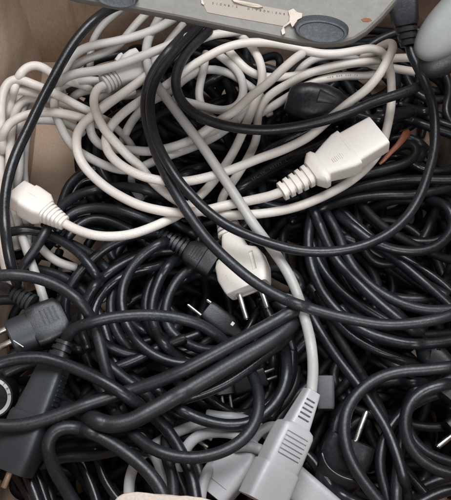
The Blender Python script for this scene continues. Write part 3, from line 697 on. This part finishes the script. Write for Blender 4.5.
L_ = lambda *a_, **k_: cord(*a_, group=GL, **k_)
L_('black2', 3.9, 116, [(-14, 277), (4, 275), (22, 275.5), (42, 279.5), (62, 288), (79, 301), (91, 318, 108), (99, 340, 104), (104, 362, 102), (110, 383, 98), (117, 402, 94), (126, 420, 88)], label='black cord bowing from the left edge above the round-faced plug')
L_('black', 3.9, 118, [(-14, 370), (2, 362.5), (20, 358.5), (42, 358), (64, 364), (88, 374, 120), (108, 384, 121), (126, 396, 118), (144, 409, 108), (160, 422, 98), (173, 438, 94), (184, 458, 92), (192, 478, 94), (197, 506, 96)], label='black cord crossing over the slate connector then diving under the loop')
L_('black2', 4.3, 112, [(-14, 424), (5, 426), (26, 424.5), (50, 418), (78, 407.5), (105, 398.5), (134, 389.5, 113), (160, 380.5, 116), (182, 371, 119), (206, 358.5, 120), (232, 344.5, 120), (256, 331.5, 119), (276, 320.5, 117), (289, 313, 115), (298, 309, 111), (301, 313, 106), (296, 320, 104)], label='thick black cord rising from the left edge to the fold in the centre')
L_('rub', 5.4, 116, [(30, 402, 84), (50, 405, 92), (72, 411, 104), (92, 419, 112), (110, 424.5), (130, 421.5, 117), (152, 410, 117), (178, 395), (204, 380), (230, 364.5), (256, 349.5), (276, 337, 114), (290, 325, 110), (299, 314, 104)], label='thickest dusty black cord of the fold, wavy at its left end')
L_('black3', 3.5, 104, [(166, 404, 98), (186, 398.5), (206, 392), (226, 383), (246, 370), (264, 356), (282, 342), (294, 329, 100)], label='slim glossy black cord running along the lower side of the thick fold')
L_('black', 3.7, 104, [(152, 384, 90), (166, 399, 97), (184, 411.5), (205, 420.5), (230, 425), (252, 421.5), (270, 409), (282, 392), (287, 371), (285, 350, 96), (278, 332, 88)], label='black cord curving under the round loop and up behind the fold')
L_('black2', 4.2, 112, [(80, 512, 84), (64, 486, 90), (51, 462, 98), (48, 445, 104), (54, 432, 108), (68, 427, 110), (88, 431), (108, 441), (130, 456), (150, 474), (163, 494), (168, 514)], label='black cord arching over the dark lower-left corner down to the flap')
L_('black', 3.4, 88, [(40, 466), (62, 458), (88, 456), (112, 452, 92), (130, 448, 90), (148, 452, 84)], label='straight black cord inside the lower-left arch')
L_('black3', 3.5, 84, [(12, 440, 66), (19, 456, 76), (27, 474), (35, 494), (42, 514)], label='shiny black cord going down beside the brass pin, lower left')
L_('black3', 3.2, 72, [(26, 446), (34, 468), (42, 488), (50, 512)], label='second shiny black cord right of the one beside the brass pin')
L_('black3', 3.2, 66, [(74, 440), (82, 462), (92, 486), (100, 512)], label='dark cord falling steeply inside the lower-left arch')
L_('black3', 3.0, 70, [(94, 448), (99, 464), (105, 480), (114, 494), (124, 506)], label='thin shiny cord falling beside the lower-left arch near the flap')
L_('black', 3.6, 92, [(180, 237, 86), (166, 241), (151, 249), (137, 261), (127, 276), (122, 292), (122, 308), (127, 325), (139, 343), (156, 356), (176, 363), (198, 363), (214, 356, 86)], label='black cord with faint print forming the front left coil')
L_('black', 3.5, 84, [(192, 246), (178, 256), (165, 270), (157, 286), (152, 304), (153, 322), (160, 338), (170, 351), (184, 362, 78)], label='black cord forming the second coil, inside the front left one')
L_('black2', 3.6, 78, [(204, 262), (188, 270), (176, 282), (168, 298), (165, 314), (170, 330), (184, 342), (204, 350), (222, 350, 74)], label='black cord of the innermost left coil, below the ribbed connector')
L_('black', 3.5, 84, [(178, 250), (160, 251), (142, 255), (124, 263), (106, 275), (92, 290), (84, 308), (82, 328), (88, 350)], label='black cord in the middle of the left fan of coils')
L_('black3', 3.4, 76, [(182, 262, 60), (166, 264, 68), (150, 268), (132, 272), (116, 281), (102, 294), (94, 310), (93, 332), (99, 352), (114, 372, 72)], label='glossy black cord lowest in the left fan of coils')
L_('black', 3.4, 90, [(-10, 238, 88), (8, 232.5), (24, 230), (42, 232.5), (60, 240), (75, 250), (88, 263), (98, 278, 84)], label='black cord arching under the left connector toward the fan of coils')
L_('black2', 3.5, 94, [(14, 290, 84), (20, 271), (32, 254), (42, 238), (51, 222, 92), (62, 206, 86), (80, 194, 80), (105, 188, 76), (130, 187), (152, 192), (172, 203, 72)], label='black cord slanting up beneath the left connector and over to the middle')
L_('black2', 3.6, 86, [(56, 232), (70, 215), (88, 208.5), (108, 208, 88), (128, 213, 88), (146, 220, 84), (164, 228, 76)], label='black cord in the dark band above the lower cream curve')
L_('black', 3.5, 80, [(66, 240), (78, 226), (92, 219), (107, 220), (122, 226), (136, 234), (150, 246, 72)], label='black cord under the lower cream curve, second of the band')
L_('black', 3.5, 68, [(58, 218), (63, 200), (70, 184), (84, 172), (104, 168), (124, 172), (142, 182), (158, 196)], label='black cord behind the cream loops beside the cardboard hollow')
L_('black3', 3.5, 66, [(68, 206), (74, 190), (84, 180), (100, 180), (116, 186), (130, 196)], label='short dark cord curled beside the cardboard hollow')
L_('black2', 3.6, 82, [(92, 336), (112, 348), (134, 355), (152, 352), (170, 344), (186, 338)], label='black cord crossing level behind the arch cord, left of centre')
L_('black2', 3.8, 88, [(94, 352, 76), (112, 368), (124, 378), (138, 388), (150, 398), (158, 410, 82)], label='short black cord poking out left of the thick fold')
L_('black', 3.6, 84, [(108, 370), (126, 364), (144, 356, 82), (160, 346), (172, 332, 74), (184, 316, 64)], label='black cord cutting up right behind the front coils')
L_('black2', 3.6, 96, [(166, 436, 88), (166, 455), (172, 475), (174, 508)], label='black cord dropping straight to the bottom edge beside the grey arcs')
L_('black3', 3.4, 70, [(196, 384), (214, 402), (236, 414), (258, 410), (276, 396), (290, 376), (292, 350)], label='dark glossy cord deep inside the round loop')

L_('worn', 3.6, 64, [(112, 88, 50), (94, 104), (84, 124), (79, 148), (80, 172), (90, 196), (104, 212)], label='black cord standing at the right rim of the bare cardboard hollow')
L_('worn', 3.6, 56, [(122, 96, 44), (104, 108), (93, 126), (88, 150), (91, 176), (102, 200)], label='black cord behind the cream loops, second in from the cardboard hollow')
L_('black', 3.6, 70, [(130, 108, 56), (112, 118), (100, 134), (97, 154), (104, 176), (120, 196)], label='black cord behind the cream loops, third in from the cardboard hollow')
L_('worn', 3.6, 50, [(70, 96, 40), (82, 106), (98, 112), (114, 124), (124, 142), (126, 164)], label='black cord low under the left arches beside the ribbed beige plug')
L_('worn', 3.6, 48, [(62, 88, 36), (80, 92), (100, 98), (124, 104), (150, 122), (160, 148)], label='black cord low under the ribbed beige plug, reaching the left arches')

G = lambda *a_, **k_: cord(*a_, group=GG, **k_)
G('greypl', 3.5, 84, [(131, 514), (129, 496), (130, 478), (136, 462), (148, 449), (164, 439), (184, 429), (204, 424), (226, 423, 82), (246, 428, 80)], label='grey cord making the outer arc by the torn flap')
G('greypl', 3.5, 80, [(166, 510), (165, 488), (161, 470), (155, 456, 76), (146, 446, 72), (140, 436, 68)], label='grey cord dropping steeply behind the torn flap')
G('greypl', 3.6, 90, [(180, 470, 84), (182, 457, 88), (188, 445), (198, 436), (214, 432), (232, 433), (248, 439, 86)], label='short bright grey cord curving between the black loop and the grey plug')
G('greypl', 3.4, 84, [(200, 508), (202, 488), (207, 472), (218, 458, 80), (232, 448), (248, 446), (262, 450)], label='grey cord rising along the left flank of the pale grey plug')
G('greypl', 3.4, 78, [(206, 414), (222, 416.5), (240, 418), (258, 426), (270, 438)], label='grey cord peeking out beneath the black curve inside the loop')

R_ = lambda *a_, **k_: cord(*a_, group=GR, **k_)
R_('black', 3.6, 78, [(376, 112), (394, 115.5), (412, 121), (432, 128), (462, 138)], label='black cord running right from behind the cream bend, upper right')
R_('black', 3.5, 72, [(398, 104), (418, 112), (438, 122), (462, 130)], label='black cord above and parallel to the one behind the cream bend')
R_('black2', 3.7, 84, [(316, 184, 78), (340, 180), (366, 173.5), (390, 168), (408, 162), (417, 153), (413, 145), (402, 145, 80), (392, 151, 74)], label='black cord hooked round beside the orange-brown strip')
R_('black', 3.7, 82, [(300, 212, 74), (328, 197), (356, 188), (385, 182), (412, 179.5), (440, 180), (466, 180)], label='black cord in the level bundle below the hooked one at right')
R_('black', 3.6, 80, [(290, 222, 70), (320, 209), (350, 199.5), (380, 195.5), (410, 195), (440, 190), (466, 182)], label='lowest black cord of the level bundle at right')
R_('black3', 3.6, 72, [(330, 178), (356, 168), (380, 158), (400, 156), (420, 168), (436, 172), (464, 166)], label='glossy black cord behind the level bundle at right')
R_('black', 3.7, 88, [(336, 214, 80), (352, 226), (370, 240), (390, 248.5), (412, 251.5), (434, 247.5), (448, 236), (453, 221), (446, 206), (428, 199, 78)], label='black cord making a round pocket at the right side')
R_('black', 3.5, 74, [(352, 232), (368, 240), (386, 252), (406, 267), (426, 284), (446, 302), (462, 318)], label='black cord running down right below the round pocket')
R_('black3', 3.0, 68, [(386, 246), (404, 258), (424, 270), (442, 283), (460, 300)], label='thin black cord beside the one below the round pocket')
R_('black', 3.7, 86, [(313, 206, 76), (309, 228), (308.5, 250), (314, 274), (326, 297), (343, 316), (364, 331), (388, 339.5), (412, 344), (438, 342.5), (466, 338)], label='black cord bending from vertical to level under the diagonal, outermost')
R_('black', 3.7, 92, [(302, 192, 80), (314, 212, 84), (325, 238, 88), (338, 262), (356, 281, 92), (376, 300), (396, 317), (412, 330, 88), (424, 342, 80), (436, 354, 72)], label='black cord running diagonally down right in front of the arcs')
R_('black2', 3.6, 90, [(322, 206, 78), (336, 230, 84), (346, 254, 88), (358, 273), (378, 291), (403, 304), (430, 310), (466, 308)], label='black cord arc above the long diagonal at right')
R_('black', 3.5, 80, [(312, 240), (318, 260), (332, 281), (350, 298), (372, 312), (398, 326), (424, 332)], label='black cord between the two big arcs at right')
R_('black3', 3.4, 72, [(338, 206), (352, 220), (370, 236), (392, 256, 68), (420, 280), (448, 296)], label='dark cord crossing the round pocket from below')
R_('black3', 3.5, 78, [(318, 290), (330, 312), (350, 334), (376, 350), (404, 360), (430, 366, 74)], label='black cord with faint print below the long diagonal')
R_('black', 3.4, 74, [(340, 306), (354, 326), (372, 345), (390, 362), (412, 374)], label='black cord falling under the printed one at right')
R_('black', 3.5, 88, [(306, 302, 84), (314, 320), (326, 341), (343, 365), (359, 386), (374, 408), (387, 430), (396, 452), (403, 476), (410, 508, 80)], label='black cord running straight down right beside the grey cord')
R_('black2', 3.9, 100, [(470, 364, 92), (448, 367), (425, 369.5), (400, 371.5), (378, 378), (360, 391), (348, 408), (344, 427), (347, 450), (356, 470), (370, 490), (388, 512)], label='black cord making the tall arc over the bulky plug')
R_('black', 3.9, 96, [(470, 478), (452, 474), (434, 468.5), (417, 456), (407, 438), (405, 419), (411, 402), (424, 391), (442, 385), (466, 382, 88)], label='black cord making the round ring at the lower right edge')
R_('black', 3.5, 82, [(446, 392), (426, 398), (406, 410), (391, 426), (382, 446), (380, 468), (385, 490), (392, 514)], label='black cord curving down between the tall arc and the ring')
R_('black2', 3.6, 86, [(408, 418, 80), (403, 436), (399, 456), (397, 480), (396, 514)], label='black cord falling straight to the bottom edge left of the ring')
R_('black3', 3.2, 74, [(400, 462), (412, 478), (426, 494), (440, 512)], label='thin black cord slanting to the bottom edge under the ring')
R_('black', 3.6, 86, [(470, 486), (448, 490), (428, 498), (412, 508), (400, 520)], label='black cord at the bottom right corner below the ring')
R_('black3', 3.6, 76, [(300, 448), (314, 462), (328, 482), (346, 498), (370, 506)], label='glossy black cord curving below the bulky plug, inner')
R_('black', 3.6, 70, [(292, 468), (308, 486), (326, 500), (348, 514)], label='glossy black cord curving below the bulky plug, outer')
R_('black', 3.5, 70, [(430, 60), (444, 72), (450, 90), (446, 112), (456, 130)], label='black cord in the shade below the pale rounded device')
R_('black', 3.5, 66, [(404, 70), (412, 88), (424, 98), (440, 100), (462, 96)], label='black cord in the shade right of the cream bend')
R_('black2', 3.5, 84, [(350, 64, 84), (372, 44), (392, 34), (410, 30), (430, 34), (450, 44)], label='black cord in the dark gap between the two devices')
R_('black', 3.5, 76, [(262, 300), (276, 330), (284, 360), (282, 392), (270, 420)], label='black cord with faint print falling behind the grey cord')

# ------------------------------------------------------------------ the cords buried underneath
def twins(group, label, zmin):
    g = np.random.default_rng(5)
    for c in [c for c in CORDS if c['group'] == group and c['root'] is None and c['label'] and c['pts'][:, 2].mean() > zmin and 3.3 <= c['r'] < 4.1]:
        for q in ((1,) if group == GR else (1, 2)):
            an = g.uniform(0, 6.28); d = g.uniform(8, 13)*q; p = c['pts'][::5]
            cx, cy = p[:, 0].mean(), p[:, 1].mean(); s_ = g.uniform(.9, 1.08); ro = g.uniform(-.16, .16)
            pts = []
            for x, y, z in p:
                dx, dy = (x-cx)*s_, (y-cy)*s_
                pts.append((cx+dx*math.cos(ro)-dy*math.sin(ro)+d*math.cos(an), cy+dx*math.sin(ro)+dy*math.cos(ro)+d*math.sin(an), max(16, min(z, 88)-13*q-6)))
            if len(pts) < 4 or any(14 < a < 76 and 100 < b_ < 205 for a, b_, _ in pts): continue
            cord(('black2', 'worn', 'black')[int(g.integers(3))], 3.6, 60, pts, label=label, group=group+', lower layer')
twins(GR, 'black cord half hidden beneath the sweeping coils on the right side', 60)
twins(GL, 'black cord half hidden beneath the coils on the left side', 60)
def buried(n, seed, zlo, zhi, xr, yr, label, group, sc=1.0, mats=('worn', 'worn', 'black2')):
    g = np.random.default_rng(seed)
    for q in range(n):
        cx, cy = g.uniform(*xr), g.uniform(*yr); ra, rb = sc*g.uniform(34, 66), sc*g.uniform(24, 46); th = g.uniform(0, math.pi); ph = g.uniform(0, 6.28)
        turns = g.uniform(.8, 1.3); z = zlo+(zhi-zlo)*q/max(1, n-1); m = int(14*turns); pts = []
        for i in range(m):
            t = ph+2*math.pi*turns*i/(m-1); k_ = 1+.12*math.sin(2.3*t+q)-.15*i/m
            x, y = ra*k_*math.cos(t), rb*k_*math.sin(t)
            X_ = cx+x*math.cos(th)-y*math.sin(th); Y_ = cy+x*math.sin(th)+y*math.cos(th)
            X_ = min(max(X_, (BX0+.006)*1000), (BX1-.006)*1000); Y_ = min(max(Y_, (BY0+.006)*1000), (BY1-.008)*1000)
            zz = z+5*math.sin(t*1.3+q)-(26 if i in (0, m-1) else 10 if i in (1, m-2) else 0)
            a_, b_ = proj((X_*.001, Y_*.001, max(4, zz)*.001))
            pts.append((a_, b_, max(4, zz)))
        # leave the bare cardboard hollow at the left open
        if sum(1 for p in pts if 24 < p[0] < 64 and 112 < p[1] < 192) > 0: continue
        cord(mats[q % 3], 3.5, z, pts, label=label, group=group)
for k_, (n_, xr_, yr_, zl_, zh_, where) in enumerate((
    (15, (-140, -50), (-150, -70), 8, 50, 'under the lower left arch'),
    (14, (-120, -20), (-80, 0), 8, 46, 'under the left coils and the plug with the round face'),
    (14, (-40, 60), (-150, -60), 8, 46, 'under the round black loop at the bottom'),
    (15, (60, 150), (-150, -50), 8, 50, 'under the ring of cord at the lower right'),
    (15, (50, 150), (-60, 50), 8, 50, 'under the level bundle at the right'),
    (13, (-50, 60), (-50, 50), 8, 48, 'under the cream two-pin plug in the centre'),
    (24, (-40, 70), (60, 212), 8, 74, 'under the cream loops at the top'),
    (20, (60, 150), (60, 212), 8, 70, 'under the cream connector at the upper right'),
    (22, (-60, 0), (40, 212), 8, 70, 'under the ribbed beige plug'))):
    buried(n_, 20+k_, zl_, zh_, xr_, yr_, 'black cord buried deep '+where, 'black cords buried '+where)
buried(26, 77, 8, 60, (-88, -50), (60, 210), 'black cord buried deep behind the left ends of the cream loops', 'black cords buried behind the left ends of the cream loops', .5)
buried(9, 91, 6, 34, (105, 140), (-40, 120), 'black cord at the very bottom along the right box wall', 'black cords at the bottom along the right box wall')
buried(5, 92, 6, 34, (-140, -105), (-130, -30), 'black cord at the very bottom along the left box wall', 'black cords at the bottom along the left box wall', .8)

relax()
# cords stop at the back and side panels
for c in CORDS:
    keep = []
    for p in c['pts']: keep.append(p)
build_cords()

# ------------------------------------------------------------------ print on the cords
def cord_print(match, i0, text, size, mat, side=0.0, step=None):
    for c in CORDS:
        if c['label'] and match in c['label']:
            o = next(ob for ob in S.objects if ob.get('label') == c['label'])
            path = c['path']; lens = [0]
            for p, q in zip(path, path[1:]): lens.append(lens[-1]+(q-p).length)
            s0 = min(range(len(path)), key=lambda i: (Vector(proj(path[i]))-Vector(i0)).length); s = lens[s0]; it = []
            for ch in text:
                j = max(0, min(len(path)-2, next((i for i in range(len(lens)-1) if lens[i+1] >= s), len(path)-2)))
                t = (s-lens[j])/max(1e-6, lens[j+1]-lens[j]); p = path[j].lerp(path[j+1], t); tg = (path[j+1]-path[j]).normalized()
                if tg.x < 0: tg = -tg; sg = -1
                else: sg = 1
                v = (CAM-p).normalized(); v = (v-tg*v.dot(tg)).normalized(); y = v.cross(tg)
                an = side; n_ = v*math.cos(an)+y*math.sin(an); yy = y*math.cos(an)-v*math.sin(an)
                it.append((ch, p+n_*(c['r']*.001*1.03+.00002), tg, yy, size*.001)); s += sg*(step or size*.72)*.001
            lettering('printed_text', it, mat, o, o.location); return
cord_print('small dark print', (329, 78), 'VDE HAR 3x0.75', 1.7, 'ink', .15, 1.75)
cord_print('faint blue print', (252, 181), 'SPC-SH  H05VV-F', 2.6, 'pale_ink', .25, 2.2)
cord_print('with faint print below the long', (334, 318), 'H05VV-F 3G0.75', 1.7, 'pale_ink', .1, 1.6)
cord_print('with faint print forming', (128, 270), 'H05VV-F 3G', 1.5, 'pale_ink', .1, 1.5)

# ------------------------------------------------------------------ grey device at the top with its rubber feet and torn label
DB = .425
def bp(px, py, lift=0): return CAM+ray(px, py)*(DB-lift)
rBk = empty('device_housing', bp(230, 10)); tag(rBk, 'dusty grey plastic device with oval rubber feet and torn label lying on top', 'device')
OUT = [(40, -8), (75, 3), (130, 12.5), (180, 22), (235, 33.5), (285, 44), (305, 47.5), (326, 49), (345, 47.5), (358, 43.5), (370, 36), (385, 22), (398, 7), (412, -16), (425, -50), (30, -50)]
ex = ray(232, 16).normalized()*.05
def slab(name, out, levels, mat, parent, org):
    """levels: (inset towards centroid in px, depth offset vector)"""
    cx = sum(p[0] for p in out)/len(out); cy = sum(p[1] for p in out)/len(out)
    V = []; n = len(out); F = []
    for (ins, dv) in levels:
        for (x, y) in out:
            d = math.hypot(x-cx, y-cy) or 1; f_ = (d-ins)/d
            V.append(bp(cx+(x-cx)*f_, cy+(y-cy)*f_)+dv-org)
    F.append(tuple(range(n)))
    for k in range(len(levels)-1):
        for i in range(n): F.append((k*n+i, (k+1)*n+i, (k+1)*n+(i+1) % n, k*n+(i+1) % n))
    F.append(tuple((len(levels)-1)*n+i for i in range(n-1, -1, -1)))
    o = mesh_obj(name, V, F, M[mat], parent, True, 40)
    bm = bmesh.new(); bm.from_mesh(o.data); bmesh.ops.recalc_face_normals(bm, faces=bm.faces); bm.to_mesh(o.data); bm.free(); o.data.set_sharp_from_angle(angle=math.radians(40))
    return o
def dens(out, k=4):
    r = []
    for i in range(len(out)-1):
        for j in range(k): t = j/k; r.append((out[i][0]*(1-t)+out[i+1][0]*t, out[i][1]*(1-t)+out[i+1][1]*t))
    r.append(out[-1]); return r
E = ex.normalized()
def inset_down(out, k):   # move the lower rim upwards instead of towards the centroid
    return out
lv = []
slabpts = OUT
V0 = bp(230, 10)
def lower(out, dy, dx=0): return [(x-(dx if x > 300 and y > -10 else 0), y-(dy if y > -20 else 0)) for x, y in out]
V = []; F = []; rings = [(lower(OUT, 7, 5), Vector((0, 0, 0))), (lower(OUT, 4.8, 3.4), E*.0008), (lower(OUT, 3.0, 2.0), E*.0026), (lower(OUT, 1.4, 1.0), E*.006), (lower(OUT, .5, .3), E*.0095), (OUT, E*.013), (OUT, E*.05)]
n = len(OUT)
for out, dv in rings:
    for (x, y) in out: V.append(bp(x, y)+dv-V0)
F.append(tuple(range(n)))
for k in range(len(rings)-1):
    for i in range(n): F.append((k*n+i, (k+1)*n+i, (k+1)*n+(i+1) % n, k*n+(i+1) % n))
F.append(tuple((len(rings)-1)*n+i for i in range(n-1, -1, -1)))
hs = mesh_obj('housing', V, F, M['brick'], rBk, True, 25)
bm = bmesh.new(); bm.from_mesh(hs.data); bmesh.ops.recalc_face_normals(bm, faces=bm.faces); bm.to_mesh(hs.data); bm.free(); hs.data.set_sharp_from_angle(angle=math.radians(25))
kb = DB/FPX
def foot(cx, cy, ra, rb, ang):
    Zc = bp(cx, cy); V = []; F = []; n = 48
    ca, sa = math.cos(ang), math.sin(ang)
    prof = [(1.06, -2, 2.5), (1.06, .6, 2.4), (1.02, 6.5, -3.2), (.99, 7.6, -4.3), (.94, 7.9, -4.7), (.88, 7.9, -4.8), (.85, 7.0, -4.8), (.82, 6.9, -4.8), (.4, 6.9, -4.8)]
    for (s_, h, sh) in prof:
        for i in range(n):
            t = 2*math.pi*i/n; x, y = ra*s_*math.cos(t), rb*s_*math.sin(t)+sh
            V.append(Zc+(RT*(x*ca-y*sa)+UP*(x*sa+y*ca)-FW*h)*kb-V0)
    for k in range(len(prof)-1):
        for i in range(n): F.append((k*n+i, k*n+(i+1) % n, (k+1)*n+(i+1) % n, (k+1)*n+i))
    F.append(tuple((len(prof)-1)*n+i for i in range(n)))
    mesh_obj('rubber_foot', V, F, M['foot'], rBk, True, 40)
foot(321, 29.5, 26, 11, math.radians(-6)); foot(117, -3.5, 21, 9, math.radians(-10))
def flat_patch(name, pts, h, th, mat, parent=rBk, rough_=0):
    V = []; n = len(pts)
    for s_ in (h, h+th):
        for i, (x, y) in enumerate(pts):
            hh = s_+(rough_*(i % 3) if s_ > h else 0); V.append(bp(x, y)-FW*hh*kb-V0)
    F = [tuple(range(n-1, -1, -1)), tuple(range(n, 2*n))]+[(i, (i+1) % n, (i+1) % n+n, i+n) for i in range(n)]
    return mesh_obj(name, V, F, M[mat], parent, False)
lab = [(198, -14), (201, -4), (203, 4), (207, 12.5), (230, 17), (252, 20.8), (270, 24), (284, 26.5), (289, 23), (290, 17), (288, 11), (262, 6), (240, 2), (232, -3), (228, -14)]
flat_patch('paper_label', lab, .15, .35, 'label')
flat_patch('torn_edge', [(231, -1), (238, 1), (250, 3.4), (259, 5.0), (263, 7.4), (258, 8.4), (249, 6.8), (240, 4.6), (234, 2.6)], .5, 1.0, 'torn', rough_=.7)
flat_patch('torn_edge', [(288, 11.5), (293, 9.5), (297, 13.5), (302, 14), (301.5, 18.5), (297, 21), (296, 25), (292, 28), (290, 24), (284, 28), (285, 34), (282, 36), (281, 31), (283, 27), (289, 22.5), (289.5, 17)], .5, 1.6, 'torn', rough_=.9)
flat_patch('torn_edge', [(201, -1), (203, 1.5), (205, 3), (204, 5.5), (201.5, 4)], .5, .8, 'torn', rough_=.5)
it = []
for i, ch in enumerate('SIDNBIS  DIVBDHIENBI'):
    t = i/19; x = 213+75*t; y = 3.6+11.4*t
    xd = (bp(288, 15)-bp(213, 3.6)).normalized(); yd = (UP-xd*UP.dot(xd)).normalized()
    it.append((ch, bp(x, y)-FW*.7*kb, xd, yd, 2.8*kb))
lettering('printed_text', it, 'ink', rBk, V0)
flat_patch('rust_spot', [(361, 19.5), (365, 18), (370, 18.6), (372, 20.6), (368, 22), (363, 21.8)], .1, .3, 'rust')

# ------------------------------------------------------------------ pale rounded device at the top right
dm = .468; cxm, cym = 473, 7; Vm = CAM+ray(cxm, cym)*dm; km = dm/FPX
rMo = empty('rounded_device', Vm); tag(rMo, 'smooth pale grey rounded device with black underside in the top right corner', 'device')
def ell(name, ax, by, hz, dz, off, mat, ang=math.radians(42)):
    V = []; F = []; nu, nv = 56, 24; ca, sa = math.cos(ang), math.sin(ang)
    for j in range(nv+1):
        ph = -math.pi/2+math.pi*j/nv
        for i in range(nu):
            t = 2*math.pi*i/nu; cp = abs(math.cos(ph))**.75; sp = math.copysign(abs(math.sin(ph))**.9, math.sin(ph))
            x, y = ax*cp*math.copysign(abs(math.cos(t))**.9, math.cos(t)), by*cp*math.copysign(abs(math.sin(t))**.9, math.sin(t))
            V.append((RT*(x*ca-y*sa+off[0])+UP*(x*sa+y*ca+off[1])-FW*(hz*sp+dz))*km)
    for j in range(nv):
        for i in range(nu): F.append((j*nu+i, j*nu+(i+1) % nu, (j+1)*nu+(i+1) % nu, (j+1)*nu+i))
    return mesh_obj(name, V, F, M[mat], rMo, True, None)
ell('upper_shell', 74, 27, 17, 0, (0, 0), 'mouse'); ell('lower_shell', 76, 27, 16, -10, (7, -13), 'rub')

# ------------------------------------------------------------------ orange-brown strip
pts = [(379.5, 164, 92), (384, 160, 94), (390, 153, 97), (397, 146, 99), (402, 140, 100), (406, 134, 100), (410, 131, 99)]
hw = [1.6, 2.2, 2.6, 3.0, 3.6, 4.4, 2.6]
V = []; F = []; o0 = P(*pts[3]); m = 10
for i, p in enumerate(pts):
    q = P(*p); tg = (P(*pts[min(i+1, 6)])-P(*pts[max(i-1, 0)])).normalized(); v = (CAM-q).normalized(); y = v.cross(tg).normalized()
    for k_ in range(m):
        t = 2*math.pi*k_/m; V.append(q+y*math.cos(t)*hw[i]*.00066+v*math.sin(t)*.0008*(1.3 if i > 4 else 1)-o0)
for i in range(6):
    for k_ in range(m): F.append((i*m+k_, i*m+(k_+1) % m, (i+1)*m+(k_+1) % m, (i+1)*m+k_))
F.append(tuple(range(m-1, -1, -1))); F.append(tuple(6*m+k_ for k_ in range(m)))
st = mesh_obj('plastic_strip', V, F, M['orange'], None, True, 50); st.location = o0
tag(st, 'orange-brown plastic strip lying on black cords right of the cream connector', 'strip')
